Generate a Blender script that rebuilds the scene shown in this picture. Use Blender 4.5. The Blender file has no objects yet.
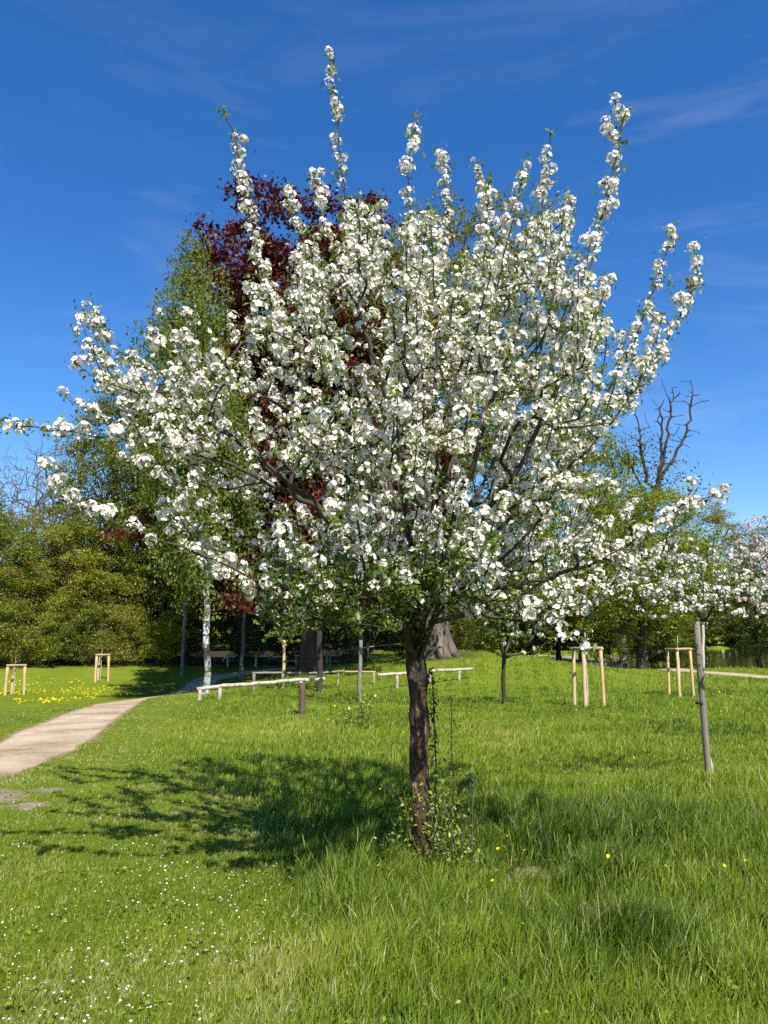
import bpy, math, random
import numpy as np
from mathutils import Vector
R = math.radians
rng = np.random.default_rng(7)
scene = bpy.context.scene
COL = scene.collection

# ------------------------------------------------------------------ camera
F, CX, CY = 769.0, 384.0, 512.0
PITCH = math.atan(120 / F)
EYE = np.array([0, 0, 1.6])
cam_d = bpy.data.cameras.new('camera')
cam = bpy.data.objects.new('camera', cam_d); COL.objects.link(cam)
cam.location = EYE; cam.rotation_euler = (math.pi / 2 + PITCH, 0, 0)
cam_d.sensor_fit = 'VERTICAL'; cam_d.sensor_height = 36; cam_d.lens = F / 1024 * 36
cam_d.clip_start = 0.05; cam_d.clip_end = 3000
scene.camera = cam

def ray(px, py):
    u, v = (px - CX) / F, (CY - py) / F
    return np.array([u, math.cos(PITCH) - v * math.sin(PITCH), math.sin(PITCH) + v * math.cos(PITCH)])
def at(px, py, Y):
    d = ray(px, py); return EYE + d * (Y / d[1])

# ------------------------------------------------------------------ noise + terrain
def _h(ix, iy, s):
    n = np.sin(ix * 127.1 + iy * 311.7 + s * 74.7) * 43758.5453
    return n - np.floor(n)
def noise(x, y, sc=1.0, s=0):
    x = np.asarray(x, float) / sc; y = np.asarray(y, float) / sc
    ix, iy = np.floor(x), np.floor(y); fx, fy = x - ix, y - iy
    fx = fx * fx * (3 - 2 * fx); fy = fy * fy * (3 - 2 * fy)
    return (_h(ix, iy, s) * (1 - fx) + _h(ix + 1, iy, s) * fx) * (1 - fy) + (_h(ix, iy + 1, s) * (1 - fx) + _h(ix + 1, iy + 1, s) * fx) * fy
def sst(a, b, x):
    t = np.clip((x - a) / (b - a), 0, 1); return t * t * (3 - 2 * t)
def base_z(X, Y):
    X = np.asarray(X, float); Y = np.asarray(Y, float)
    t = np.maximum(Y - 8, 0)
    z = -0.66 * (1 - np.exp(-t / 12.0))
    w = sst(-3, -14, X)
    z = z - w * (0.043 * np.minimum(np.maximum(Y - 15, 0), 28) - 1.05 * sst(42, 56, Y))
    z = z + 1.15 * np.exp(-(((X - 4.6) / 6.0) ** 2 + ((Y - 42) / 7.5) ** 2))
    z = z + 0.05 * (noise(X, Y, 2.3, 3) - .5) * sst(2, 6, Y) + 0.22 * (noise(X, Y, 9, 5) - .5) * sst(8, 22, Y)
    # pond basin
    m = sst(0, 4, X - (0.30 * Y - 1)) * sst(49, 53, Y) * sst(126, 118, Y)
    return z - m * 1.6
def hit(px, py, f=base_z):
    d = ray(px, py); Y = 1.5
    while Y < 400:
        p = EYE + d * (Y / d[1])
        if p[2] < float(f(p[0], p[1])): return p
        Y *= 1.004
    return p

edgeU = [(-70, 770), (0, 745), (45, 727), (90, 705), (129, 693), (168, 685), (196, 681), (212, 676)]
edgeL = [(-70, 796), (0, 772), (39, 760), (90, 743), (120, 727), (145, 710), (172, 695), (196, 686)]
U = np.array([hit(*p)[:2] for p in edgeU]); L = np.array([hit(*p)[:2] for p in edgeL])
path_c = [(a + b) / 2 for a, b in zip(U, L)]; path_t = np.gradient(np.array(path_c), axis=0); path_w = [abs(float(np.cross(t / np.linalg.norm(t), a - b))) / 2 for a, b, t in zip(U, L, path_t)]
path_w = [.80, .80, .82, .86, .9, .95, 1.0, 1.0]
path_c = [path_c[0] + (path_c[0] - path_c[1]) * 3] + path_c
path_w = [path_w[0]] + path_w
d = path_c[-1] - path_c[-2]; d /= np.linalg.norm(d)
for k in range(1, 4):
    path_c.append(path_c[-1] + (d + np.array([.25 + .35 * k, -.2 * k])) * 2.2); path_w.append(1.1)
path2_c = [hit(x, y)[:2] for x, y in [(560, 656.5), (593, 659.5), (629, 664), (668, 668.5), (706, 672.5), (768, 677.5), (830, 682)]]
path2_c = [path2_c[0] + (-3, 5), path2_c[0] + (-1.2, 2)] + path2_c
path2_w = [1.1] * len(path2_c)

def resample(c, w, step=.35):
    c = np.array(c); w = np.array(w)
    # catmull smoothing
    out, ow = [], []
    for i in range(len(c) - 1):
        p0, p1, p2, p3 = c[max(i - 1, 0)], c[i], c[i + 1], c[min(i + 2, len(c) - 1)]
        n = max(2, int(np.linalg.norm(p2 - p1) / step))
        for k in range(n):
            t = k / n
            out.append(.5 * ((2 * p1) + (-p0 + p2) * t + (2 * p0 - 5 * p1 + 4 * p2 - p3) * t * t + (-p0 + 3 * p1 - 3 * p2 + p3) * t ** 3))
            ow.append(w[i] * (1 - t) + w[i + 1] * t)
    out.append(c[-1]); ow.append(w[-1])
    return np.array(out), np.array(ow)
P1, W1 = resample(path_c, path_w); P2, W2 = resample(path2_c, path2_w, .6)
def path_dist(X, Y):
    """signed distance to nearest path edge (negative inside)"""
    X = np.asarray(X, float).ravel(); Y = np.asarray(Y, float).ravel()
    best = np.full(X.shape, 1e9)
    for P, W in ((P1, W1), (P2, W2)):
        for i in range(0, len(P), 2):
            best = np.minimum(best, np.hypot(X - P[i, 0], Y - P[i, 1]) - W[i])
    return best
def terrain(X, Y):
    sh = np.shape(X)
    z = base_z(X, Y)
    pd = path_dist(X, Y).reshape(sh) if sh else path_dist([X], [Y])[0]
    return z - 0.06 * sst(0.15, -0.25, pd)
def gz(x, y): return float(base_z(x, y))
def ground(px, Y):
    """ground point in the direction of picture column px at distance Y"""
    X = (px - CX) / F * math.cos(PITCH) * Y
    return np.array([X, Y, gz(X, Y)])

BARE = [(hit(-12, 797), .42), (hit(52, 790), .2), (hit(28, 806), .2), (hit(528, 878), .30), (hit(582, 915), .24), (hit(705, 771), .14), (hit(600, 935), .12)]
def bare_mask(X, Y):
    m = np.zeros(np.shape(X))
    for c, r in BARE:
        m = np.maximum(m, np.exp(-((X - c[0]) ** 2 + (Y - c[1]) ** 2) / (r * r)))
    return m

# ------------------------------------------------------------------ materials
def nm(name):
    m = bpy.data.materials.new(name); m.use_nodes = True; nt = m.node_tree; nt.nodes.clear()
    return m, nt, nt.nodes, nt.links
def ramp(nodes, stops, interp='LINEAR'):
    r = nodes.new('ShaderNodeValToRGB'); cr = r.color_ramp; cr.interpolation = interp
    while len(cr.elements) < len(stops): cr.elements.new(.5)
    for e, (p, c) in zip(cr.elements, stops): e.position = p; e.color = (*c, 1)
    return r
def texnoise(nodes, links, scale, detail=4, rough=.6, coord='Object', vec=None, dist=0):
    n = nodes.new('ShaderNodeTexNoise'); n.inputs['Scale'].default_value = scale
    n.inputs['Detail'].default_value = detail; n.inputs['Roughness'].default_value = rough; n.inputs['Distortion'].default_value = dist
    if vec is None:
        tc = nodes.new('ShaderNodeTexCoord'); vec = tc.outputs[coord]
    links.new(vec, n.inputs['Vector']); return n
def mixc(nodes, links, fac, a, b, mode='MIX'):
    m = nodes.new('ShaderNodeMix'); m.data_type = 'RGBA'; m.blend_type = mode
    for sock, v in ((m.inputs['Factor'], fac), (m.inputs['A'], a), (m.inputs['B'], b)):
        sock = sock if sock.enabled else sock
    f = m.inputs[0]; A = m.inputs[6]; B = m.inputs[7]
    for s, v in ((f, fac), (A, a), (B, b)):
        if hasattr(v, 'is_output'): links.new(v, s)
        elif isinstance(v, (int, float)): s.default_value = v
        else: s.default_value = (*v, 1)
    return m.outputs[2]
def maprange(nodes, links, v, a, b, c=0, d=1):
    m = nodes.new('ShaderNodeMapRange'); links.new(v, m.inputs[0])
    for i, x in enumerate((a, b, c, d)): m.inputs[i + 1].default_value = x
    return m.outputs[0]

def leaf_mat(name, stops, transl=.35, gloss=.06, tr_boost=(1.25, 1.3, .7), rnd=.25):
    m, nt, N, Lk = nm(name)
    at_ = N.new('ShaderNodeAttribute'); at_.attribute_name = 'tint'
    oi = N.new('ShaderNodeObjectInfo')
    r = ramp(N, stops); Lk.new(at_.outputs['Fac'], r.inputs[0])
    hs = N.new('ShaderNodeHueSaturation'); Lk.new(r.outputs[0], hs.inputs['Color'])
    Lk.new(maprange(N, Lk, oi.outputs['Random'], 0, 1, 1 - rnd, 1 + rnd), hs.inputs['Value'])
    Lk.new(maprange(N, Lk, oi.outputs['Random'], 0, 1, .5 + rnd * .06, .5 - rnd * .06), hs.inputs['Hue'])
    col = hs.outputs[0]
    di = N.new('ShaderNodeBsdfDiffuse'); Lk.new(col, di.inputs[0])
    tr = N.new('ShaderNodeBsdfTranslucent')
    Lk.new(mixc(N, Lk, 1.0, col, tr_boost, 'MULTIPLY'), tr.inputs[0])
    mx = N.new('ShaderNodeMixShader'); mx.inputs[0].default_value = transl
    Lk.new(di.outputs[0], mx.inputs[1]); Lk.new(tr.outputs[0], mx.inputs[2])
    gl = N.new('ShaderNodeBsdfGlossy'); gl.inputs['Roughness'].default_value = .45; gl.inputs[0].default_value = (.8, .85, .8, 1)
    m2 = N.new('ShaderNodeMixShader'); m2.inputs[0].default_value = gloss
    Lk.new(mx.outputs[0], m2.inputs[1]); Lk.new(gl.outputs[0], m2.inputs[2])
    o = N.new('ShaderNodeOutputMaterial'); Lk.new(m2.outputs[0], o.inputs[0])
    return m
def bark_mat(name, stops, scale=6, stretch=.25, bump=.5, rough=.9, detail=8):
    m, nt, N, Lk = nm(name)
    tc = N.new('ShaderNodeTexCoord'); mp = N.new('ShaderNodeMapping'); mp.inputs['Scale'].default_value = (1, 1, stretch)
    Lk.new(tc.outputs['Object'], mp.inputs[0])
    n = texnoise(N, Lk, scale, detail, .65, vec=mp.outputs[0])
    r = ramp(N, stops); Lk.new(n.outputs[0], r.inputs[0])
    n2 = texnoise(N, Lk, scale * 5, 5, .7, vec=mp.outputs[0])
    c = mixc(N, Lk, .5, r.outputs[0], n2.outputs[0], 'OVERLAY')
    b = N.new('ShaderNodeBsdfPrincipled'); b.inputs['Roughness'].default_value = rough; b.inputs['Specular IOR Level'].default_value = .2
    Lk.new(c, b.inputs['Base Color'])
    bp = N.new('ShaderNodeBump'); bp.inputs['Strength'].default_value = bump; bp.inputs['Distance'].default_value = .02
    Lk.new(n2.outputs[0], bp.inputs['Height']); Lk.new(bp.outputs[0], b.inputs['Normal'])
    o = N.new('ShaderNodeOutputMaterial'); Lk.new(b.outputs[0], o.inputs[0])
    return m

M = {}
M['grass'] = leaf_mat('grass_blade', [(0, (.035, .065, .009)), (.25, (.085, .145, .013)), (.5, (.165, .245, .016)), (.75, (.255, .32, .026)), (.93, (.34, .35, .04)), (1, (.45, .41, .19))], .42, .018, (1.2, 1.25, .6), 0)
M['leaf_apple'] = leaf_mat('apple_leaf', [(0, (.06, .11, .014)), (.5, (.14, .20, .022)), (1, (.25, .30, .045))], .45, .07, rnd=.1)
M['leaf_sucker'] = leaf_mat('sucker_leaf', [(0, (.14, .20, .02)), (.5, (.26, .33, .03)), (1, (.40, .43, .06))], .4, .05, rnd=.1)  # leaf colours raised to stand in for sunlight the crown blocks
M['leaf_bright'] = leaf_mat('bright_leaf', [(0, (.10, .135, .010)), (.5, (.23, .26, .016)), (1, (.36, .37, .03))], .45, .03)
M['leaf_mid'] = leaf_mat('mid_leaf', [(0, (.075, .095, .010)), (.5, (.17, .185, .018)), (1, (.27, .28, .03))], .42, .03)
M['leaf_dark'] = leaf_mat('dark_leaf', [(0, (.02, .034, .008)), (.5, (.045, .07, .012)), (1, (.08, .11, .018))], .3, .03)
M['leaf_birch'] = leaf_mat('birch_leaf', [(0, (.06, .09, .014)), (.5, (.13, .165, .028)), (1, (.20, .24, .045))], .42, .01)
M['leaf_copper'] = leaf_mat('copper_leaf', [(0, (.036, .008, .007)), (.5, (.095, .017, .014)), (.85, (.155, .028, .022)), (1, (.18, .04, .03))], .35, .03, (1.4, .8, .8), .1)
M['leaf_olive'] = leaf_mat('olive_leaf', [(0, (.09, .085, .014)), (.5, (.18, .17, .022)), (.8, (.21, .21, .03)), (1, (.24, .18, .04))], .42, .03)
M['petal'] = leaf_mat('petal', [(0, (.66, .38, .40)), (.2, (.80, .72, .64)), (1, (.90, .85, .76))], .30, .0, (1, 1, .97), .0)
M['petal_pink'] = leaf_mat('petal_pink', [(0, (.56, .24, .29)), (.35, (.76, .50, .53)), (1, (.86, .74, .74))], .28, .0, (1, 1, .97), .0)
M['stamen'] = leaf_mat('stamen', [(0, (.45, .42, .08)), (1, (.6, .5, .12))], .1, .0, rnd=0)
M['yellow_petal'] = leaf_mat('yellow_petal', [(0, (.62, .45, .01)), (1, (.78, .62, .02))], .2, .0, (1, 1, .6), 0)
M['white_petal'] = leaf_mat('white_petal', [(0, (.72, .70, .68)), (1, (.85, .85, .83))], .2, .0, (1, 1, 1), 0)
M['bark_apple'] = bark_mat('apple_bark', [(.3, (.022, .015, .011)), (.52, (.055, .038, .028)), (.62, (.12, .075, .055)), (.7, (.30, .18, .13))], 9, .35, .9)
M['bark_twig'] = bark_mat('twig_bark', [(.3, (.05, .04, .022)), (.6, (.11, .095, .05)), (.8, (.19, .16, .09))], 12, .5, .3)
M['bark_dark'] = bark_mat('dark_bark', [(.3, (.025, .02, .015)), (.7, (.075, .06, .045))], 4, .2, .8)
M['bark_grey'] = bark_mat('grey_bark', [(.3, (.09, .08, .07)), (.7, (.24, .21, .18))], 3, .2, .6)
M['bark_dead'] = bark_mat('dead_bark', [(.3, (.07, .055, .045)), (.7, (.20, .165, .135))], 4, .2, .5)
M['bark_beech'] = bark_mat('beech_bark', [(.38, (.03, .026, .02)), (.5, (.085, .07, .055)), (.62, (.16, .13, .105))], 3.5, .22, 1.0)
M['bark_young'] = bark_mat('young_bark', [(.3, (.11, .10, .085)), (.7, (.27, .25, .21))], 14, .3, .4)
M['bark_pale'] = bark_mat('pale_bark', [(.3, (.30, .28, .25)), (.7, (.52, .50, .46))], 9, .3, .3)
M['wood_stake'] = bark_mat('weathered_stake', [(.3, (.14, .11, .085)), (.7, (.27, .23, .18))], 22, .05, .4)
M['wood_post'] = bark_mat('pale_post', [(.3, (.42, .27, .12)), (.7, (.62, .45, .24))], 14, .06, .3)
M['wood_cap'] = bark_mat('cap_wood', [(.3, (.30, .19, .11)), (.7, (.46, .33, .20))], 14, .3, .3)
M['wood_rail'] = bark_mat('rail_wood', [(.35, (.26, .21, .16)), (.62, (.50, .43, .35))], 9, .6, .4)
M['wood_dark'] = bark_mat('dark_post', [(.3, (.05, .035, .025)), (.7, (.15, .10, .07))], 10, .1, .6)
M['tape'] = bark_mat('tie_strap', [(.3, (.012, .012, .012)), (.7, (.03, .03, .03))], 20, .5, .1)

def birch_bark():
    m, nt, N, Lk = nm('birch_bark')
    tc = N.new('ShaderNodeTexCoord'); mp = N.new('ShaderNodeMapping'); mp.inputs['Scale'].default_value = (1.6, 1.6, 7)
    Lk.new(tc.outputs['Object'], mp.inputs[0])
    n = texnoise(N, Lk, 1.1, 6, .7, vec=mp.outputs[0], dist=.5)
    r = ramp(N, [(.40, (.03, .028, .025)), (.47, (.34, .32, .29)), (.55, (.66, .64, .60))]); Lk.new(n.outputs[0], r.inputs[0])
    n2 = texnoise(N, Lk, .9, 3, .6)
    r2 = ramp(N, [(.40, (.10, .09, .08)), (.56, (1, 1, 1))]); Lk.new(n2.outputs[0], r2.inputs[0])
    b = N.new('ShaderNodeBsdfPrincipled'); b.inputs['Roughness'].default_value = .7
    Lk.new(mixc(N, Lk, 1.0, r.outputs[0], r2.outputs[0], 'MULTIPLY'), b.inputs['Base Color'])
    o = N.new('ShaderNodeOutputMaterial'); Lk.new(b.outputs[0], o.inputs[0]); return m
M['bark_birch'] = birch_bark()

def ground_mat():
    m, nt, N, Lk = nm('meadow_ground')
    n1 = texnoise(N, Lk, .35, 6, .65); n2 = texnoise(N, Lk, 6, 8, .75); n3 = texnoise(N, Lk, 40, 6, .8)
    g = ramp(N, [(.25, (.07, .095, .010)), (.45, (.13, .175, .014)), (.6, (.185, .23, .02)), (.8, (.27, .25, .05))])
    Lk.new(mixc(N, Lk, .5, n1.outputs[0], n2.outputs[0]), g.inputs[0])
    g2 = mixc(N, Lk, .55, g.outputs[0], n3.outputs[0], 'OVERLAY')
    so = ramp(N, [(.3, (.20, .15, .085)), (.5, (.34, .26, .165)), (.7, (.46, .37, .25))]); Lk.new(mixc(N, Lk, .5, n2.outputs[0], n3.outputs[0]), so.inputs[0])
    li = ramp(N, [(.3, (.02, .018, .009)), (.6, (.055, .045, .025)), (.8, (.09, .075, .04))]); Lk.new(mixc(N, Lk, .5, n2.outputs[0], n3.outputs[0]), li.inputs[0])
    ab = N.new('ShaderNodeAttribute'); ab.attribute_name = 'bare'
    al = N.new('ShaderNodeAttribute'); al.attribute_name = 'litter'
    ad = N.new('ShaderNodeMath'); ad.operation = 'MULTIPLY_ADD'; Lk.new(n2.outputs[0], ad.inputs[0]); ad.inputs[1].default_value = 1.3; Lk.new(ab.outputs['Fac'], ad.inputs[2])
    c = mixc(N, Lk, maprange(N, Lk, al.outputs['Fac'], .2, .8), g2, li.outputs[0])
    c = mixc(N, Lk, maprange(N, Lk, ad.outputs[0], .95, 1.2), c, so.outputs[0])
    b = N.new('ShaderNodeBsdfPrincipled'); b.inputs['Roughness'].default_value = 1; b.inputs['Specular IOR Level'].default_value = .05
    Lk.new(c, b.inputs['Base Color'])
    bp = N.new('ShaderNodeBump'); bp.inputs['Strength'].default_value = .8; bp.inputs['Distance'].default_value = .05
    Lk.new(n3.outputs[0], bp.inputs['Height']); Lk.new(bp.outputs[0], b.inputs['Normal'])
    o = N.new('ShaderNodeOutputMaterial'); Lk.new(b.outputs[0], o.inputs[0]); return m
def path_mat():
    m, nt, N, Lk = nm('gravel_path')
    n1 = texnoise(N, Lk, .8, 5, .6); n2 = texnoise(N, Lk, 9, 8, .8); n3 = texnoise(N, Lk, 70, 5, .9)
    g = ramp(N, [(.38, (.25, .18, .11)), (.5, (.41, .315, .21)), (.62, (.54, .43, .30))]); Lk.new(mixc(N, Lk, .4, n1.outputs[0], n2.outputs[0]), g.inputs[0])
    c = mixc(N, Lk, .45, g.outputs[0], n3.outputs[0], 'OVERLAY')
    ab = N.new('ShaderNodeAttribute'); ab.attribute_name = 'edge'
    ad = N.new('ShaderNodeMath'); ad.operation = 'MULTIPLY_ADD'; Lk.new(n2.outputs[0], ad.inputs[0]); ad.inputs[1].default_value = .8; Lk.new(ab.outputs['Fac'], ad.inputs[2])
    c = mixc(N, Lk, maprange(N, Lk, ad.outputs[0], .95, 1.25), c, (.27, .15, .085))
    b = N.new('ShaderNodeBsdfPrincipled'); b.inputs['Roughness'].default_value = 1; b.inputs['Specular IOR Level'].default_value = .1
    Lk.new(c, b.inputs['Base Color'])
    bp = N.new('ShaderNodeBump'); bp.inputs['Strength'].default_value = .6; bp.inputs['Distance'].default_value = .02
    Lk.new(n3.outputs[0], bp.inputs['Height']); Lk.new(bp.outputs[0], b.inputs['Normal'])
    o = N.new('ShaderNodeOutputMaterial'); Lk.new(b.outputs[0], o.inputs[0]); return m
def water_mat():
    m, nt, N, Lk = nm('pond_water')
    n1 = texnoise(N, Lk, 1.2, 4, .6)
    b = N.new('ShaderNodeBsdfPrincipled'); b.inputs['Roughness'].default_value = .04
    b.inputs['Base Color'].default_value = (.045, .055, .015, 1); b.inputs['IOR'].default_value = 1.33
    bp = N.new('ShaderNodeBump'); bp.inputs['Strength'].default_value = .25; bp.inputs['Distance'].default_value = .03
    Lk.new(n1.outputs[0], bp.inputs['Height']); Lk.new(bp.outputs[0], b.inputs['Normal'])
    o = N.new('ShaderNodeOutputMaterial'); Lk.new(b.outputs[0], o.inputs[0]); return m
M['ground'] = ground_mat(); M['path'] = path_mat(); M['water'] = water_mat()

# ------------------------------------------------------------------ mesh helpers
class MB:
    def __init__(s): s.v = []; s.q = []; s.t = []; s.n = 0; s.a = []
    def add(s, v, q=None, t=None, a=None):
        v = np.asarray(v, float).reshape(-1, 3)
        if q is not None and len(q): s.q.append(np.asarray(q, np.int64) + s.n)
        if t is not None and len(t): s.t.append(np.asarray(t, np.int64) + s.n)
        s.v.append(v); s.a.append(np.full(len(v), .5) if a is None else np.asarray(a, float).ravel()); s.n += len(v)
    def mesh(s, name, mat, origin=(0, 0, 0), smooth=False, attr='tint'):
        me = bpy.data.meshes.new(name)
        v = np.concatenate(s.v) - np.asarray(origin)
        q = np.concatenate(s.q) if s.q else np.zeros((0, 4), np.int64)
        t = np.concatenate(s.t) if s.t else np.zeros((0, 3), np.int64)
        me.vertices.add(len(v)); me.vertices.foreach_set('co', v.astype(np.float32).ravel())
        me.loops.add(q.size + t.size); me.loops.foreach_set('vertex_index', np.concatenate([q.ravel(), t.ravel()]).astype(np.int32))
        me.polygons.add(len(q) + len(t))
        st = np.concatenate([np.arange(len(q)) * 4, len(q) * 4 + np.arange(len(t)) * 3]).astype(np.int32)
        me.polygons.foreach_set('loop_start', st)
        if smooth: me.polygons.foreach_set('use_smooth', np.ones(len(q) + len(t), bool))
        me.update(calc_edges=True)
        at_ = me.attributes.new(attr, 'FLOAT', 'POINT'); at_.data.foreach_set('value', np.concatenate(s.a).astype(np.float32))
        me.materials.append(mat)
        return me
    def obj(s, name, mat, parent=None, origin=(0, 0, 0), smooth=False, attr='tint'):
        return link(name, s.mesh(name, mat, origin, smooth, attr), parent)
def link(name, me, parent=None):
    o = bpy.data.objects.new(name, me); COL.objects.link(o)
    if parent is not None: o.parent = parent
    return o
def thing(name, label, cat, loc=(0, 0, 0), group=None, rz=0, sc=1):
    o = bpy.data.objects.new(name, None); COL.objects.link(o); o.location = loc; o.rotation_euler = (0, 0, rz)
    o.empty_display_size = .3
    o.scale = (sc, sc, sc) if np.isscalar(sc) else sc
    return tag(o, label, cat, group)
def tag(o, label=None, cat=None, group=None, kind=None):
    if label: o['label'] = label
    if cat: o['category'] = cat
    if group: o['group'] = group
    if kind: o['kind'] = kind
    return o
def copy_tree(src, loc, label, rz=0, sc=None, group=None):
    r = src.copy(); COL.objects.link(r); r.location = loc; r.rotation_euler = (0, 0, rz); r['label'] = label
    if sc is not None: r.scale = (sc, sc, sc) if np.isscalar(sc) else sc
    if group: r['group'] = group
    def rec(a, b):
        for ch in list(a.children):
            c = ch.copy(); COL.objects.link(c); c.parent = b; rec(ch, c)
    rec(src, r); return r

def tube(mb, P, rad, sides=6, cap=True, wob=0, a=.5, rg=rng):
    P = np.asarray(P, float); n = len(P)
    rad = np.broadcast_to(np.asarray(rad, float), (n,))
    T = np.gradient(P, axis=0); T /= np.linalg.norm(T, axis=1)[:, None] + 1e-9
    ref = np.array([1., 0, 0]) if abs(T[0][0]) < .8 else np.array([0, 1., 0])
    ang = np.arange(sides) * 2 * math.pi / sides
    V = np.zeros((n, sides, 3)); u = ref
    for i in range(n):
        u = u - T[i] * np.dot(u, T[i]); u /= np.linalg.norm(u) + 1e-9
        w = np.cross(T[i], u)
        rr = rad[i] * (1 + (wob * rg.uniform(-1, 1, sides) if wob else 0))
        V[i] = P[i] + (np.cos(ang)[:, None] * u + np.sin(ang)[:, None] * w) * np.reshape(rr, (-1, 1))
    i = np.arange(n - 1)[:, None]; j = np.arange(sides)[None]; j2 = (j + 1) % sides
    q = np.stack([i * sides + j, i * sides + j2, (i + 1) * sides + j2, (i + 1) * sides + j], -1).reshape(-1, 4)
    V = V.reshape(-1, 3); t = None
    if cap:
        V = np.vstack([V, P[0], P[-1]]); c0, c1 = n * sides, n * sides + 1; k = np.arange(sides); k2 = (k + 1) % sides
        t = np.vstack([np.stack([k2, k, np.full(sides, c0)], 1), np.stack([(n - 1) * sides + k, (n - 1) * sides + k2, np.full(sides, c1)], 1)])
    mb.add(V, q, t, np.full(len(V), a))

def rot_rand(n, rg, up=0.0, mean=None):
    """random frames (n,3,3), third axis biased to +z by up (or to mean)"""
    z = rg.normal(size=(n, 3)); z /= np.linalg.norm(z, axis=1)[:, None]
    if mean is not None: z = z + mean
    z[:, 2] += up; z /= np.linalg.norm(z, axis=1)[:, None]
    a = rg.normal(size=(n, 3)); x = a - z * (a * z).sum(1)[:, None]; x /= np.linalg.norm(x, axis=1)[:, None] + 1e-9
    y = np.cross(z, x)
    return np.stack([x, y, z], 1)  # rows are axes
def leaves(mb, C, size, rg, up=.5, aspect=.55, tint=(0, 1), droop=None, fold=.18):
    n = len(C); Fm = rot_rand(n, rg, up)
    s = (size * rg.uniform(.45, 1.5, n))[:, None]
    x, y, z = Fm[:, 0], Fm[:, 1], Fm[:, 2]
    if droop is not None:
        x = x * .5 + np.array([0, 0, -droop]); x /= np.linalg.norm(x, axis=1)[:, None]
        y = np.cross(z, x); y /= np.linalg.norm(y, axis=1)[:, None] + 1e-9
    V = np.stack([C - x * s * .5, C + y * s * aspect * .5 + z * s * fold, C + x * s * .5, C - y * s * aspect * .5 + z * s * fold], 1)
    q = np.arange(n * 4).reshape(n, 4)
    mb.add(V, q, None, np.repeat(rg.uniform(*tint, n), 4))

# ------------------------------------------------------------------ skeleton growth
class Skel:
    def __init__(s): s.p = []; s.par = []; s.part = []; s.L = []
    def node(s, p, par, part):
        s.p.append(np.asarray(p, float)); s.par.append(par); s.part.append(part)
        s.L.append(0 if par < 0 else s.L[par] + np.linalg.norm(s.p[-1] - s.p[par])); return len(s.p) - 1
    def chain(s, pts, par, part, step, jit, rg):
        """smooth chain through control points from node par"""
        C = [s.p[par]] + [np.asarray(q, float) for q in pts]; ids = []
        for i in range(len(C) - 1):
            p0, p1, p2, p3 = C[max(i - 1, 0)], C[i], C[i + 1], C[min(i + 2, len(C) - 1)]
            n = max(1, int(round(np.linalg.norm(p2 - p1) / step)))
            for k in range(1, n + 1):
                t = k / n
                q = .5 * ((2 * p1) + (-p0 + p2) * t + (2 * p0 - 5 * p1 + 4 * p2 - p3) * t * t + (-p0 + 3 * p1 - 3 * p2 + p3) * t ** 3)
                if k < n or i < len(C) - 2: q = q + rg.normal(size=3) * jit
                par = s.node(q, par, part); ids.append(par)
        return ids
    def attract(s, targets, step, jit, rg, up=.35, minL=0, lenpen=.12, newpart=None):
        out = []
        for t in targets:
            P = np.array(s.p); Ls = np.array(s.L)
            dv = t - P; D = np.linalg.norm(dv, axis=1) + 1e-6
            cost = D * (1 + .9 * np.clip(-dv[:, 2] / D, 0, 1)) + lenpen * Ls + (Ls < minL) * 50
            i = int(np.argmin(cost)); a = s.p[i]; pd = a - s.p[s.par[i]] if s.par[i] >= 0 else np.array([0, 0, 1.])
            pd = pd / (np.linalg.norm(pd) + 1e-9); dist = D[i]
            c = a + (pd * .5 + np.array([0, 0, -up * .2])) * dist * .5 + (t - a) * .15
            m = (a + t) / 2 * .45 + c * .55
            n = max(2, int(dist / step)); par = i; ids = []
            for k in range(1, n + 1):
                u = k / n; q = (1 - u) ** 2 * a + 2 * u * (1 - u) * m + u * u * t
                if k < n: q = q + rg.normal(size=3) * jit
                par = s.node(q, par, s.part[i]); ids.append(par)
            out.append(ids)
        return out
    def radii(s, tip, power=.45, rmax=None):
        n = len(s.p); kids = [0] * n
        for i in range(n):
            if s.par[i] >= 0: kids[s.par[i]] += 1
        w = np.array([1.0 if k == 0 else 0 for k in kids])
        for i in range(n - 1, 0, -1): w[s.par[i]] += w[i] + .06
        s.w = w; r = tip * np.maximum(w, 1) ** power
        return np.minimum(r, rmax) if rmax else r
    def chains(s):
        n = len(s.p); heavy = {}
        for i in range(1, n):
            p = s.par[i]
            if p >= 0 and (p not in heavy or s.w[i] > s.w[heavy[p]]): heavy[p] = i
        starts = [0] + [i for i in range(1, n) if heavy.get(s.par[i]) != i]
        for st in starts:
            ch = [st]
            while ch[-1] in heavy: ch.append(heavy[ch[-1]])
            if s.par[st] >= 0: ch = [s.par[st]] + ch
            yield ch

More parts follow.
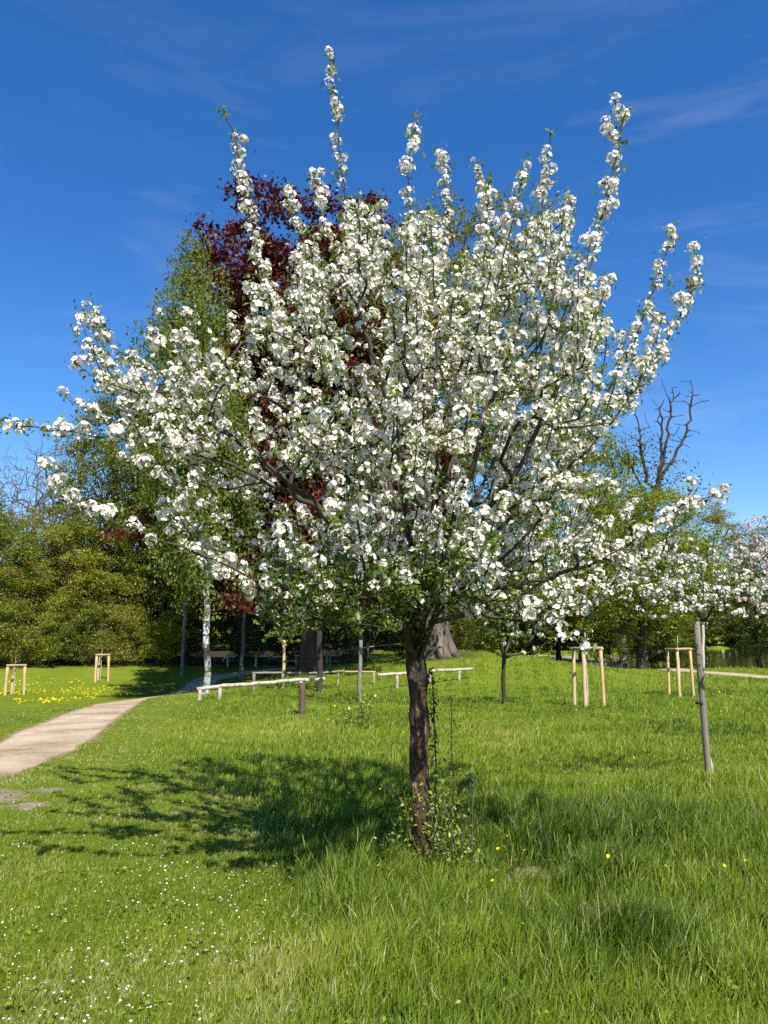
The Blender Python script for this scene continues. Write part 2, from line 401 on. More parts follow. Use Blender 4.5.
# ------------------------------------------------------------------ blossom cluster templates
def flower(rg, s=1.0, detail=True):
    """one five-petal blossom, petals as two quads each; returns verts, quads, tints"""
    V, Q, A = [], [], []
    open_ = rg.uniform(.2, .75)
    for k in range(5):
        a = k * 2 * math.pi / 5 + rg.uniform(-.15, .15); l = s * rg.uniform(.85, 1.1); w = s * rg.uniform(.42, .52)
        ca, sa = math.cos(a), math.sin(a)
        loc = [(0.05, 0, 0), (.45, -w, .25 * open_), (.9, -w * .75, .5 * open_), (1.0, 0, .42 * open_), (.9, w * .75, .5 * open_), (.45, w, .25 * open_)]
        b = len(V)
        for (x, y, z) in loc:
            x *= l; z = z * s + rg.uniform(-.05, .05) * s
            V.append((x * ca - y * sa, x * sa + y * ca, z))
        Q += [(b, b + 1, b + 2, b + 3), (b, b + 3, b + 4, b + 5)]
        t = rg.uniform(.55, 1); A += [t * .5, t, t, t, t, t]
    return np.array(V), np.array(Q), np.array(A)
def cluster(rg, nfl=6, rad=.033, fs=.021, buds=0):
    V, Q, A = [], [], []; n = 0
    for i in range(nfl):
        z = 1 - (i + .5) / nfl * 1.25; a = i * 2.4 + rg.uniform(-.4, .4); r = math.sqrt(max(0, 1 - z * z))
        d = np.array([r * math.cos(a), r * math.sin(a), z]) + rg.normal(size=3) * .15; d /= np.linalg.norm(d)
        v, q, t = flower(rg, fs * rg.uniform(.8, 1.15))
        ref = np.array([0, 0, 1.]) if abs(d[2]) < .9 else np.array([1., 0, 0])
        x = np.cross(ref, d); x /= np.linalg.norm(x); y = np.cross(d, x)
        V.append(v @ np.stack([x, y, d]) + d * rad * rg.uniform(.75, 1.15)); Q.append(q + n); A.append(t); n += len(v)
    for i in range(buds):
        d = rg.normal(size=3); d[2] = abs(d[2]); d /= np.linalg.norm(d); c = d * rad * 1.4; s = fs * .35
        v = np.array([c + np.array(o) * s for o in [(1, 0, 0), (0, 1, 0), (-1, 0, 0), (0, -1, 0), (0, 0, 1.3), (0, 0, -1)]])
        q = np.array([(0, 1, 4, 4)]); V.append(v); n0 = n
        Q.append(np.array([(0, 1, 4, 3), (1, 2, 4, 1), (2, 3, 5, 1), (3, 0, 5, 2)]) * 0 + np.array([(4, 0, 5, 1), (4, 1, 5, 2), (4, 2, 5, 3), (4, 3, 5, 0)]) + n0)
        A.append(np.full(6, .05)); n += 6
    return np.concatenate(V), np.concatenate(Q), np.concatenate(A)
trg = np.random.default_rng(3)
CL = [cluster(trg, k, .038 * (k / 9) ** .4, .0195, b) for k, b in ((9, 0), (10, 1), (7, 2), (9, 1), (12, 0), (6, 2), (4, 4), (9, 0))]
def flower_center(rg): pass
def place_clusters(mb, C, S, rg, up=.6, mean=None, pool=None):
    C = np.asarray(C); n = len(C)
    if n == 0: return
    Fm = rot_rand(n, rg, up, mean); pool = pool or range(len(CL)); ks = rg.choice(list(pool), n)
    for k in set(ks.tolist()):
        I = np.where(ks == k)[0]; v, q, a = CL[k]
        V = np.einsum('vi,nij->nvj', v, Fm[I]) * np.asarray(S)[I][:, None, None] + C[I][:, None]
        Q = q[None] + (np.arange(len(I)) * len(v))[:, None, None]
        mb.add(V, Q.reshape(-1, 4), None, np.tile(a, len(I)) * np.repeat(rg.uniform(.8, 1.05, len(I)), len(v)))

# ------------------------------------------------------------------ setting: ground, paths, pond
def build_ground():
    tx = np.linspace(-1, 1, 381); X = np.sinh(tx * 5.2) / math.sinh(5.2) * 420
    ty = np.linspace(0, 1, 420); Yv = np.sinh(ty * 4.6) / math.sinh(4.6) * 560 + 1.5
    Yv = np.concatenate([[-60, -30, -15, -8, -4, -2, 0, 1], Yv])
    XX, YY = np.meshgrid(X, Yv); Z = terrain(XX, YY)
    ny, nx = XX.shape
    i = np.arange(ny - 1)[:, None]; j = np.arange(nx - 1)[None]
    q = np.stack([i * nx + j, i * nx + j + 1, (i + 1) * nx + j + 1, (i + 1) * nx + j], -1).reshape(-1, 4)
    pd = path_dist(XX, YY).reshape(XX.shape)
    bare = np.clip(bare_mask(XX, YY) * .9 + .5 * sst(.35, -.1, pd), 0, 1)
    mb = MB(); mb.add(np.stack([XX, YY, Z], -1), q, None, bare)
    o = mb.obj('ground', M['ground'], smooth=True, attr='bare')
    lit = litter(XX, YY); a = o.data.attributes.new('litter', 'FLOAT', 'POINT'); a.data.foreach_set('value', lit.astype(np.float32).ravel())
    tag(o, 'rolling green meadow of unmown and mown grass', 'ground', kind='structure')
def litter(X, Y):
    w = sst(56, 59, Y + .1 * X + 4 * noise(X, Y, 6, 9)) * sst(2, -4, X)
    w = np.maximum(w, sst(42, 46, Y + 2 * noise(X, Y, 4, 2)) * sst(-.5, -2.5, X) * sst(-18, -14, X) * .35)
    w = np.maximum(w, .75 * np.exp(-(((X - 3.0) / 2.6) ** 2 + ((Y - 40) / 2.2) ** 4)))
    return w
def build_path(name, P, W, label, lift):
    T = np.gradient(P, axis=0); T /= np.linalg.norm(T, axis=1)[:, None]; Nn = np.stack([-T[:, 1], T[:, 0]], 1)
    K = 13; u = np.linspace(-1, 1, K)
    wj = W[:, None] * (1 + .14 * (noise(P[:, 0], P[:, 1], .8, 4) - .5)[:, None])
    XY = P[:, None] + Nn[:, None] * (u[None, :, None] * wj[:, :, None])
    Z = base_z(XY[..., 0], XY[..., 1]) - .028 + .012 * (1 - u[None] ** 2) + lift
    V = np.concatenate([XY, Z[..., None]], -1); n = len(P)
    i = np.arange(n - 1)[:, None]; j = np.arange(K - 1)[None]
    q = np.stack([i * K + j, i * K + j + 1, (i + 1) * K + j + 1, (i + 1) * K + j], -1).reshape(-1, 4)
    mb = MB(); mb.add(V, q, None, np.broadcast_to(np.abs(u) ** 3 , (n, K)))
    o = mb.obj(name, M['path'], smooth=True, attr='edge'); tag(o, label, 'path', kind='structure')
build_ground()
build_path('path', P1, W1, 'sandy gravel footpath curving from the left edge into the wood', 0)
build_path('path', P2, W2, 'narrow pale gravel path in front of the pond', .04)
mb = MB(); wz = -.98
mb.add([(13, 47, wz), (220, 47, wz), (220, 130, wz), (13, 130, wz)], [(0, 1, 2, 3)])
tag(mb.obj('water', M['water']), 'dark green still pond water', 'pond', kind='structure')

# ------------------------------------------------------------------ grass
def short_mask(X, Y):
    xb = np.interp(Y, [0, 3, 5, 7, 9, 12, 16, 26], [-.9, -.75, -.55, -.9, -2.1, -3.4, -4.3, -6.2])
    return sst(.55, -.35, X - xb + .5 * (noise(X, Y, .7, 11) - .5))
def grass_field(n, y0, y1, rg, expo, hmul=1.0, wbase=.0038, wgrow=.00105):
    t = rg.uniform(0, 1, n); e = 1 - expo
    Y = (y0 ** e + t * (y1 ** e - y0 ** e)) ** (1 / e)
    X = rg.uniform(-1, 1, n) * (.60 * Y + .9)
    # clumping: pull a part of the blades towards tuft centres
    cl = rg.uniform(0, 1, n) < .45; g = .10 + .02 * Y
    cx = (np.floor(X / g) + .5 + .7 * (_h(np.floor(X / g), np.floor(Y / g), 1) - .5)) * g
    cy = (np.floor(Y / g) + .5 + .7 * (_h(np.floor(X / g), np.floor(Y / g), 2) - .5)) * g
    X = np.where(cl, cx + (X - cx) * .45, X); Y = np.where(cl, cy + (Y - cy) * .45, Y)
    pd = path_dist(X, Y); bm = bare_mask(X, Y); lt = litter(X, Y)
    keep = (pd > -.12 + .34 * noise(X, Y, .22, 8)) & (rg.uniform(0, 1, n) > 1.7 * bm * (.15 + noise(X, Y, .12, 18)) - .15) & (rg.uniform(0, 1, n) > lt * 1.0)
    keep &= base_z(X, Y) > wz + .05
    keep &= rg.uniform(0, 1, n) < .45 + .9 * noise(X, Y, .35 , 21)
    X, Y = X[keep], Y[keep]; n = len(X); pd = pd[keep]
    sm = short_mask(X, Y); sm = np.maximum(sm, sst(1.0, .3, pd) * .75)
    big = noise(X, Y, 1.3, 31); med = noise(X, Y, .38, 32)
    tall = .10 + .13 * sst(.4, .9, big) + .10 * med
    # extra rank tufts close to the trunk and in the right foreground
    for (px, py, r, a) in ((360, 880, .5, .10), (310, 860, .5, .12), (600, 885, .35, .14), (620, 960, .4, .10), (250, 930, .3, .05), (330, 980, .5, .06)):
        c = hit(px, py); tall = tall + a * np.exp(-((X - c[0]) ** 2 + (Y - c[1]) ** 2) / r ** 2)
    tall = tall * (1 - .5 * sst(6.5, 10, Y + .8 * X * 0))
    h = (sm * .038 + (1 - sm) * tall) * rg.uniform(.45, 1.25, n) * hmul
    h = np.where(lt[keep] > .3, h * .5, h) * (1 - .5 * bm[keep])
    h = h * (1 + .012 * np.maximum(Y - 10, 0))
    w = (wbase * (.5 + .5 * (1 - sm)) + wgrow * Y * .55) * rg.uniform(.6, 1.5, n)
    Z = terrain_fast(X, Y)
    az = rg.uniform(0, 2 * math.pi, n); lean = rg.uniform(.05, .75, n) ** 1.3 * h
    wind = np.array([.25, .05])
    dx = np.cos(az) * lean + wind[0] * h * .5; dy = np.sin(az) * lean + wind[1] * h
    fa = rg.uniform(0, math.pi, n); wx, wy = np.cos(fa) * w * .5, np.sin(fa) * w * .5
    b = np.stack([X, Y, Z - .01], 1); o = np.zeros(n)
    W = np.stack([wx, wy, o], 1); D = np.stack([dx, dy, o], 1); H = np.stack([o, o, h], 1)
    V = np.stack([b - W, b + W, b + D * .35 + H * .6 + W * .8, b + D * .35 + H * .6 - W * .8, b + D * 1.0 + H * (1.0 - .18 * (lean / (h + 1e-6)))[:, None]], 1)
    k = np.arange(n)[:, None] * 5
    hue = noise(X, Y, 2.1, 41) * .5 + noise(X, Y, .45, 42) * .3 + noise(X, Y, 7, 43) * .35
    tint = np.clip((hue - .55) * .85 + .57 + rg.normal(0, .15, n) + .03 * sm, 0.02, .95)
    for (px, py, r_, a) in ((602, 880, .35, -.3), (630, 955, .45, -.3), (345, 870, .4, -.15), (560, 860, .25, -.12), (320, 980, .5, .15), (240, 940, .3, .1)):
        c = hit(px, py); tint = np.clip(tint + a * np.exp(-((X - c[0]) ** 2 + (Y - c[1]) ** 2) / r_ ** 2), .02, .95)
    dry = rg.uniform(0, 1, n) < .04 + sm * (.06 + .38 * sst(.45, .8, noise(X, Y, .5, 44))); tint = np.where(dry, 1.0, tint)
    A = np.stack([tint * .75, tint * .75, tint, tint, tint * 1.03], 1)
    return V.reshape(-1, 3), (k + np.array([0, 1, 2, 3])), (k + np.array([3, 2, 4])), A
def terrain_fast(X, Y): return base_z(X, Y)
grg = np.random.default_rng(11)
mb = MB()
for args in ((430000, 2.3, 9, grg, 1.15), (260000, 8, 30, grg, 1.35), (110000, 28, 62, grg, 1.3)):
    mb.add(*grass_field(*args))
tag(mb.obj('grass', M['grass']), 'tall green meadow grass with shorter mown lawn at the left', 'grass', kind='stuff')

def seedheads(n, rg):
    m = MB()
    Y = rg.uniform(3, 11, n); X = rg.uniform(-1, 1, n) * .55 * Y
    ok = short_mask(X, Y) < .3; X, Y = X[ok], Y[ok]
    for x, y in zip(X, Y):
        h = rg.uniform(.28, .5); a = rg.uniform(0, 6.28); l = h * rg.uniform(.1, .35); z = gz(x, y)
        P = [(x, y, z), (x + math.cos(a) * l * .3, y + math.sin(a) * l * .3, z + h * .6), (x + math.cos(a) * l, y + math.sin(a) * l, z + h)]
        tube(m, P, [.0013, .001, .0008], 3, False, a=rg.choice([.7, .85, 1.0]))
        P = np.array(P[-1]) + np.outer(np.linspace(-.05, .03, 4), (0.2 * math.cos(a), .2 * math.sin(a), 1))
        tube(m, P, [.001, .0035, .003, .0005], 4, False, a=.95)
    return m
tag(seedheads(420, grg).obj('grass_stalk', M['grass']), 'thin straw coloured seed stalks standing in the tall grass', 'grass', kind='stuff')

def broad_weeds(n, rg):
    m = MB(); Y = 2.6 + 9 * rg.uniform(0, 1, n) ** 1.4; X = rg.uniform(-1, 1, n) * .58 * Y
    ok = (path_dist(X, Y) > .2); X, Y = X[ok], Y[ok]
    sm = short_mask(X, Y)
    C = []
    for x, y, s in zip(X, Y, sm):
        k = rg.integers(4, 9); hh = .02 if s > .5 else rg.uniform(.04, .16)
        C.append(np.column_stack([x + rg.normal(0, .035, k), y + rg.normal(0, .035, k), gz(x, y) + rg.uniform(.3, 1, k) * hh]))
    leaves(m, np.concatenate(C), .024, rg, 1.2, .6, (.2, .8)); return m
tag(broad_weeds(1500, grg).obj('clover', M['grass']), 'low broad leaved clover and weeds among the grass', 'weeds', kind='stuff')

def discs(m, X, Y, Z, r, rg, petals=7, up=2.2):
    n = len(X); Fm = rot_rand(n, rg, up); C = np.stack([X, Y, Z], 1)
    a = np.arange(petals) * 2 * math.pi / petals
    rr = np.broadcast_to(r, (n,))[:, None, None]
    ring = (np.cos(a)[None, :, None] * Fm[:, 0][:, None] + np.sin(a)[None, :, None] * Fm[:, 1][:, None]) * rr * rg.uniform(.75, 1.15, (n, petals, 1))
    V = np.concatenate([C[:, None] + ring, C[:, None] - Fm[:, 2][:, None] * rr * .25], 1)
    k = np.arange(petals); t = np.stack([k, (k + 1) % petals, np.full(petals, petals)], 1)
    T = t[None] + (np.arange(n) * (petals + 1))[:, None, None]
    m.add(V, None, T.reshape(-1, 3), np.repeat(rg.uniform(0, 1, n), petals + 1))
# daisies and fallen petals on the mown lawn
m = MB(); n = 6500
Y = 2.7 + 11 * grg.uniform(0, 1, n) ** 1.5; X = -grg.uniform(-.35, 1, n) * .56 * Y
dens = short_mask(X, Y) * sst(.42, .62, noise(X, Y, .55, 51) * .7 + noise(X, Y, 2, 52) * .4) + .02
ok = (grg.uniform(0, 1, n) < dens * .8) & (path_dist(X, Y) > .1); X, Y = X[ok], Y[ok]
discs(m, X, Y, base_z(X, Y) + .05, grg.uniform(.0025, .0068, len(X)) , grg)
tag(m.obj('daisies', M['white_petal']), 'small white daisies sprinkled over the short lawn at the left', 'daisies', kind='stuff')
m = MB(); n = 3800
Y = grg.uniform(22, 48, n); X = grg.uniform(-30, -6, n)
p = np.stack([X, Y], 1); pxs = 384 + X / (math.cos(PITCH) * Y) * F
pys = 632 + (1.6 - base_z(X, Y)) / Y * F * .98
ok = (pxs < 150) & (pxs > -60) & (path_dist(X, Y) > 1.2) & (pys > 668) & (pys < 704) & (grg.uniform(0, 1, n) < .08 + sst(.5, .64, noise(X, Y, 3.2, 61)))
X, Y = X[ok], Y[ok]
discs(m, X, Y, base_z(X, Y) + grg.uniform(.16, .3, len(X)), grg.uniform(.03, .05, len(X)), grg, 6, .6)
n = 700; Y = grg.uniform(4, 26, n) ; X = grg.uniform(-.1, .55, n) * Y
ok = (grg.uniform(0, 1, n) < .03 + .35 * sst(.6, .8, noise(X, Y, 2.0, 62))); X, Y = X[ok], Y[ok]
discs(m, X, Y, base_z(X, Y) + grg.uniform(.16, .28, len(X)), .009 + .0007 * Y, grg, 6, 1.2)
tag(m.obj('dandelions', M['yellow_petal']), 'yellow dandelions and buttercups dotted through the meadow', 'dandelions', kind='stuff')

# ------------------------------------------------------------------ main blossoming apple tree
def inpoly(x, y, poly):
    c = False; j = len(poly) - 1
    for i in range(len(poly)):
        xi, yi = poly[i]; xj, yj = poly[j]
        if (yi > y) != (yj > y) and x < (xj - xi) * (y - yi) / (yj - yi) + xi: c = not c
        j = i
    return c

def blossom_tree(root, sk, tipr, trunk_r, rg, bark, leafmat, petalmat, cl_step, cl_scale, pb, leaf_size=.045, leaf_n=5, twig_r=.011, shoot=(), wmax=7, skip_L=0.6, off=.03, trunk_part=0):
    """turn a skeleton into trunk + branch parts, each branch with its blossom and foliage"""
    r = sk.radii(tipr, .45, trunk_r * .72); parts = {}
    tmax = max(i for i in range(len(sk.p)) if sk.part[i] == trunk_part)
    for i in range(len(sk.p)):
        if sk.part[i] == trunk_part: r[i] = trunk_r * (1.08 - .16 * i / tmax)
    org = np.array(root.location)
    for ch in sk.chains():
        part = sk.part[ch[-1]] if len(ch) > 1 else sk.part[ch[0]]
        # split the chain where part changes
        seg = [ch[0]]; segs = []
        for a_ in ch[1:]:
            pa = sk.part[a_]
            if len(seg) > 1 and sk.part[seg[-1]] != pa: segs.append(seg); seg = [seg[-1]]
            seg.append(a_)
        segs.append(seg)
        for sg in segs:
            if len(sg) < 2: continue
            pt = sk.part[sg[-1]]; P = np.array([sk.p[k] for k in sg]); rr = np.array([r[k] for k in sg])
            if sk.part[sg[0]] != pt or sk.w[sg[0]] > sk.w[sg[1]] * 1.6: rr[0] = min(rr[0], rr[1] * 1.25)
            big = rr.max() > twig_r
            parts.setdefault(pt, [MB(), MB(), MB(), MB()])[0 if big else 3]
            tube(parts[pt][0], P, rr, 10 if rr.max() > .04 else (6 if big else 4), True, .13 if rr.max() > .04 else .03, a=0.)
    # clusters along thin wood
    CC = {}
    n = len(sk.p); kid = set(sk.par)
    for i in range(1, n):
        if sk.w[i] > wmax or sk.L[i] < skip_L or sk.part[i] == trunk_part: continue
        a, b = sk.p[sk.par[i]], sk.p[i]; ln = np.linalg.norm(b - a); k = ln / cl_step * (1.55 if i in shoot else 1.0); k = int(k) + (rg.uniform() < k - int(k))
        tip = i not in kid
        for q in range(k):
            u = rg.uniform(); c = a + (b - a) * u; dvec = rg.normal(size=3); dvec[2] += .7; dvec /= np.linalg.norm(dvec)
            CC.setdefault(sk.part[i], []).append((c + dvec * off * rg.uniform(.5, 1.7), (b - a) / (ln + 1e-9), 0))
        if tip: CC.setdefault(sk.part[i], []).append((b, (b - a) / (ln + 1e-9), 1))
    for pt, lst in CC.items():
        C = np.array([l[0] for l in lst]); D = np.array([l[1] for l in lst]); tip = np.array([l[2] for l in lst])
        p = np.array([pb(c) for c in C]); isb = (rg.uniform(0, 1, len(C)) < p) & ((tip == 0) | (rg.uniform(0, 1, len(C)) < .35))
        bl, fo = parts[pt][1], parts[pt][2]
        place_clusters(bl, C[isb], cl_scale * rg.uniform(.62, 1.22, isb.sum()) * np.where(tip[isb] > 0, .8, 1), rg, .9, D[isb] * .5)
        nl = np.where(isb, leaf_n * .6, leaf_n * 1.7).astype(int) + rg.integers(0, 3, len(C))
        LC = np.repeat(C, nl, 0) + rg.normal(size=(nl.sum(), 3)) * np.repeat(np.where(isb, .036, .026), nl)[:, None] * cl_scale ** .5
        LC[:, 2] -= .012 * np.repeat(isb, nl)
        leaves(fo, LC, leaf_size, rg, .7, .5)
    names = {}
    for pt, (b, bl, fo, tw) in parts.items():
        if b.n == 0: continue
        o = b.obj('trunk' if pt == trunk_part else 'branch', bark, root, org, True); names[pt] = o
        if bl.n: bl.obj('blossom', petalmat, o, org)
        if fo.n: fo.obj('foliage', leafmat, o, org)
    return names

def apple_bark_by_size():
    """dark flaking bark on trunk and limbs"""
    m, nt, N, Lk = nm('old_apple_bark')
    tc = N.new('ShaderNodeTexCoord'); mp = N.new('ShaderNodeMapping'); mp.inputs['Scale'].default_value = (1, 1, .4); Lk.new(tc.outputs['Object'], mp.inputs[0])
    n = texnoise(N, Lk, 9, 8, .65, vec=mp.outputs[0]); n2 = texnoise(N, Lk, 45, 6, .75, vec=mp.outputs[0])
    dk = ramp(N, [(.35, (.025, .015, .009)), (.55, (.085, .052, .032)), (.7, (.17, .115, .075))]); Lk.new(n2.outputs[0], dk.inputs[0])
    pl = ramp(N, [(.35, (.16, .09, .065)), (.6, (.52, .33, .215))]); Lk.new(n2.outputs[0], pl.inputs[0])
    c = mixc(N, Lk, maprange(N, Lk, n.outputs[0], .545, .585), dk.outputs[0], pl.outputs[0])
    b = N.new('ShaderNodeBsdfPrincipled'); b.inputs['Roughness'].default_value = .95; b.inputs['Specular IOR Level'].default_value = .1
    Lk.new(c, b.inputs['Base Color'])
    bp = N.new('ShaderNodeBump'); bp.inputs['Strength'].default_value = 1; bp.inputs['Distance'].default_value = .012
    Lk.new(n2.outputs[0], bp.inputs['Height']); Lk.new(bp.outputs[0], b.inputs['Normal'])
    o = N.new('ShaderNodeOutputMaterial'); Lk.new(b.outputs[0], o.inputs[0]); return m
M['bark_old_apple'] = apple_bark_by_size()
def limb_bark():
    m, nt, N, Lk = nm('apple_branch_bark')
    n = texnoise(N, Lk, 3.5, 5, .6); n2 = texnoise(N, Lk, 60, 4, .7)
    r = ramp(N, [(.35, (.022, .016, .012)), (.55, (.05, .038, .024)), (.75, (.13, .11, .055))]); Lk.new(mixc(N, Lk, .3, n.outputs[0], n2.outputs[0]), r.inputs[0])
    b = N.new('ShaderNodeBsdfPrincipled'); b.inputs['Roughness'].default_value = .8; Lk.new(r.outputs[0], b.inputs['Base Color'])
    o = N.new('ShaderNodeOutputMaterial'); Lk.new(b.outputs[0], o.inputs[0]); return m
M['bark_limb'] = limb_bark()

Y0 = 5.6
def main_tree():
    rg = np.random.default_rng(21)
    base = ground(421, Y0)
    root = thing('apple_tree', 'large blossoming apple tree covered in white flowers in the centre of the meadow', 'tree', base)
    sk = Skel(); n0 = sk.node(base + (0, 0, -.15), -1, 0)
    tr = sk.chain([base, at(420, 780, Y0), at(418, 700, Y0), at(416, 640, Y0), at(420, 606, Y0 + .02)], n0, 0, .10, .004, rg)
    fork = tr[-1]; lowfork = tr[-5]
    cpts = []
    #  (control points px,py,depth offset), start node
    limbs = [
     ([(415, 560, 0), (398, 480, .1), (370, 350, .2), (347, 210, .25), (338, 130, .2), (334, 90, .2), (329, 52, .2)], 0),
     ([(400, 570, -.1), (350, 480, -.3), (300, 375, -.4), (262, 270, -.4), (243, 190, -.4), (233, 130, -.4)], 0),
     ([(412, 550, .2), (375, 450, .5), (330, 330, .7), (300, 240, .7), (290, 187, .7)], 0),
     ([(420, 550, -.2), (400, 440, -.5), (360, 320, -.6), (325, 230, -.5), (318, 175, -.5)], 0),
     ([(424, 540, 0), (424, 400, 0), (414, 250, -.1), (408, 180, -.1), (417, 117, -.1)], 0),
     ([(426, 550, .3), (432, 430, .5), (440, 300, .5), (446, 210, .5), (443, 155, .5)], 0),
     ([(428, 550, -.2), (440, 440, -.5), (470, 330, -.6), (492, 240, -.5), (482, 180, -.5)], 0),
     ([(430, 550, .1), (460, 430, .3), (500, 300, .4), (506, 230, .4), (528, 160, .4)], 0),
     ([(432, 550, -.1), (475, 440, -.2), (520, 320, -.2), (540, 220, -.1), (550, 143, -.1)], 0),
     ([(436, 560, .2), (490, 470, .5), (540, 350, .6), (562, 260, .5), (572, 200, .5)], 0),
     ([(440, 570, -.2), (510, 480, -.5), (563, 370, -.6), (592, 260, -.5), (611, 180, -.5), (626, 112, -.5)], 0),
     ([(440, 575, .3), (520, 500, .6), (588, 425, .7), (636, 335, .7), (658, 275, .7), (674, 230, .7)], 0),
     ([(444, 580, 0), (520, 510, -.1), (596, 440, -.2), (652, 360, -.2), (684, 310, -.2), (700, 263, -.2)], 0),
     ([(445, 600, -.3), (505, 588, -.6), (590, 565, -.8), (650, 530, -.9), (690, 505, -.9), (724, 490, -.9)], 1),
     ([(395, 575, .2), (320, 510, .4), (235, 440, .6), (160, 375, .6), (112, 345, .6), (96, 310, .6)], 0),
     ([(390, 575, -.2), (310, 500, -.6), (220, 430, -.9), (140, 395, -1.0), (100, 380, -1.0), (74, 362, -1.0)], 0),
     ([(385, 585, -.4), (300, 500, -.9), (200, 455, -1.2), (100, 436, -1.3), (35, 427, -1.35), (-6, 424, -1.35)], 0),
     ([(380, 590, .4), (300, 520, 1.0), (200, 455, 1.3), (110, 420, 1.4), (60, 395, 1.5)], 0),
     ([(370, 600, -.5), (290, 590, -1.0), (215, 560, -1.3), (140, 532, -1.4), (95, 512, -1.4), (55, 497, -1.4)], 1),
     ([(385, 600, .4), (310, 580, 1.0), (230, 530, 1.4), (170, 480, 1.6), (120, 455, 1.7)], 0),
     ([(385, 605, -.3), (320, 590, -.8), (265, 590, -1.0), (225, 575, -1.1), (200, 560, -1.1)], 1),
     ([(390, 600, -.6), (340, 595, -1.1), (305, 610, -1.3), (288, 635, -1.35)], 1),
     ([(450, 590, .5), (520, 560, 1.2), (590, 530, 1.5), (640, 500, 1.6)], 0),
     ([(445, 605, -.5), (500, 600, -1.0), (545, 610, -1.2), (575, 640, -1.3), (592, 655, -1.35)], 1),
     ([(440, 580, .6), (480, 540, 1.3), (520, 460, 1.6), (545, 380, 1.7)], 0),
     ([(415, 570, -.6), (405, 500, -1.1), (395, 420, -1.4), (385, 350, -1.5)], 0),
     ([(425, 570, .7), (420, 480, 1.3), (400, 370, 1.6), (390, 290, 1.6)], 0),
     ([(435, 575, -.7), (460, 500, -1.2), (490, 410, -1.4), (500, 350, -1.4)], 0),
     ([(445, 600, -.3), (500, 560, -.8), (560, 500, -1.0), (600, 470, -1.1)], 0),
     ([(400, 590, -.5), (340, 530, -1.1), (290, 470, -1.4), (250, 420, -1.5)], 0),
     ([(405, 580, .6), (350, 500, 1.2), (290, 420, 1.5), (240, 360, 1.5)], 0),
     ([(405, 605, -.3), (380, 615, -.7), (345, 625, -.9), (325, 620, -.9)], 1),
     ([(435, 600, -.4), (470, 615, -.8), (500, 640, -.9)], 1),
    ]
    for k, (pts, lo) in enumerate(limbs):
        sk.chain([at(x, y, Y0 + dd) for x, y, dd in pts], lowfork if lo else fork, k + 1, .09, .009, rg)
    nl = len(sk.p)
    poly = [(85, 375), (110, 350), (150, 385), (200, 370), (225, 345), (250, 315), (275, 290), (300, 275), (345, 255), (400, 250), (430, 262), (460, 270), (495, 262), (545, 275), (570, 305), (595, 340), (600, 370), (630, 370), (660, 325), (672, 335), (640, 410), (590, 455), (580, 520), (640, 530), (700, 500), (690, 540), (640, 590), (590, 620), (540, 625), (480, 620), (430, 590), (380, 600), (320, 640), (270, 630), (200, 580), (130, 525), (160, 490), (125, 440), (100, 400)]
    T = []
    while len(T) < 500:
        x, y = rg.uniform(70, 715), rg.uniform(160, 650)
        if not inpoly(x, y, poly): continue
        # fewer shoots in the open lower left, none right at the limb crotch
        if x < 330 and y > 470 and rg.uniform() < .55: continue
        if 370 < x < 470 and y > 520 and rg.uniform() < .6: continue
        if x > 590 and y > 420 and rg.uniform() < .45: continue
        cxn, cyn = (x - 385) / 330, (y - 400) / 250
        rad = max(.15, 1 - .8 * (cxn * cxn + cyn * cyn)) ** .5
        dd = rg.uniform(-1, 1); dd = math.copysign(abs(dd) ** .75, dd) * 1.75 * rad
        # keep world position inside column when depth changes
        p = at(x, y, Y0 + dd); T.append(p)
    for _ in range(150):   # leafy low shoots round the crotch
        x = rg.uniform(268, 490); y = rg.uniform(545, 632) if x < 400 else rg.uniform(530, 615)
        T.append(at(x, y, Y0 + rg.uniform(-1.6, .2)))
    f0 = sk.p[fork]; T.sort(key=lambda t: np.linalg.norm(t - f0))
    grown = sk.attract(T, .075, .006, rg, up=.5, minL=1.65, lenpen=.10)
    mid = at(405, 560, Y0)
    for ids in grown:       # upright water shoots carrying the blossom
        if rg.uniform() < .62:
            p = sk.p[ids[-1]]; d = p - mid; hgt = d[2]; d[2] = 0; dr = np.linalg.norm(d)
            v = d / (dr + 1e-6) * min(.75, .28 * dr / max(.6, hgt)) + (rg.normal(0, .10), rg.normal(0, .10), 1); v /= np.linalg.norm(v)
            ln = rg.uniform(.15, .65) * (.55 if hgt < .8 else 1)
            sk.chain([p + v * ln * .5, p + v * ln], ids[-1], sk.part[ids[-1]], .07, .004, rg)
    # short spurs hanging on limbs
    T2 = []
    for _ in range(420):
        i = rg.integers(nl, len(sk.p)); T2.append(sk.p[i] + rg.normal(size=3) * (.07, .07, .05) + (0, 0, .05))
    for i in rg.integers(len(tr) + 10, nl, 260): T2.append(sk.p[i] + rg.normal(size=3) * .07 + (0, 0, .06))
    sk.attract(T2, .06, .004, rg, up=.2, minL=1.65, lenpen=.0)
    def pb(c):
        d = c - EYE; v = (d[1] * -math.sin(PITCH) + d[2] * math.cos(PITCH)) / (d[1] * math.cos(PITCH) + d[2] * math.sin(PITCH))
        u = d[0] / (d[1] * math.cos(PITCH) + d[2] * math.sin(PITCH)); x = CX + F * u; y = CY - F * v
        b = .84
        b *= 1 - .80 * sst(520, 585, y) * sst(215, 300, x) * sst(490, 440, x)
        b *= 1 - .35 * sst(120, 60, y)
        b *= 1 - .75 * sst(600, 618, y) * sst(520, 480, x)
        b *= 1 - .45 * sst(450, 560, y) * sst(440, 480, x) * sst(560, 500, x) * .6
        return b
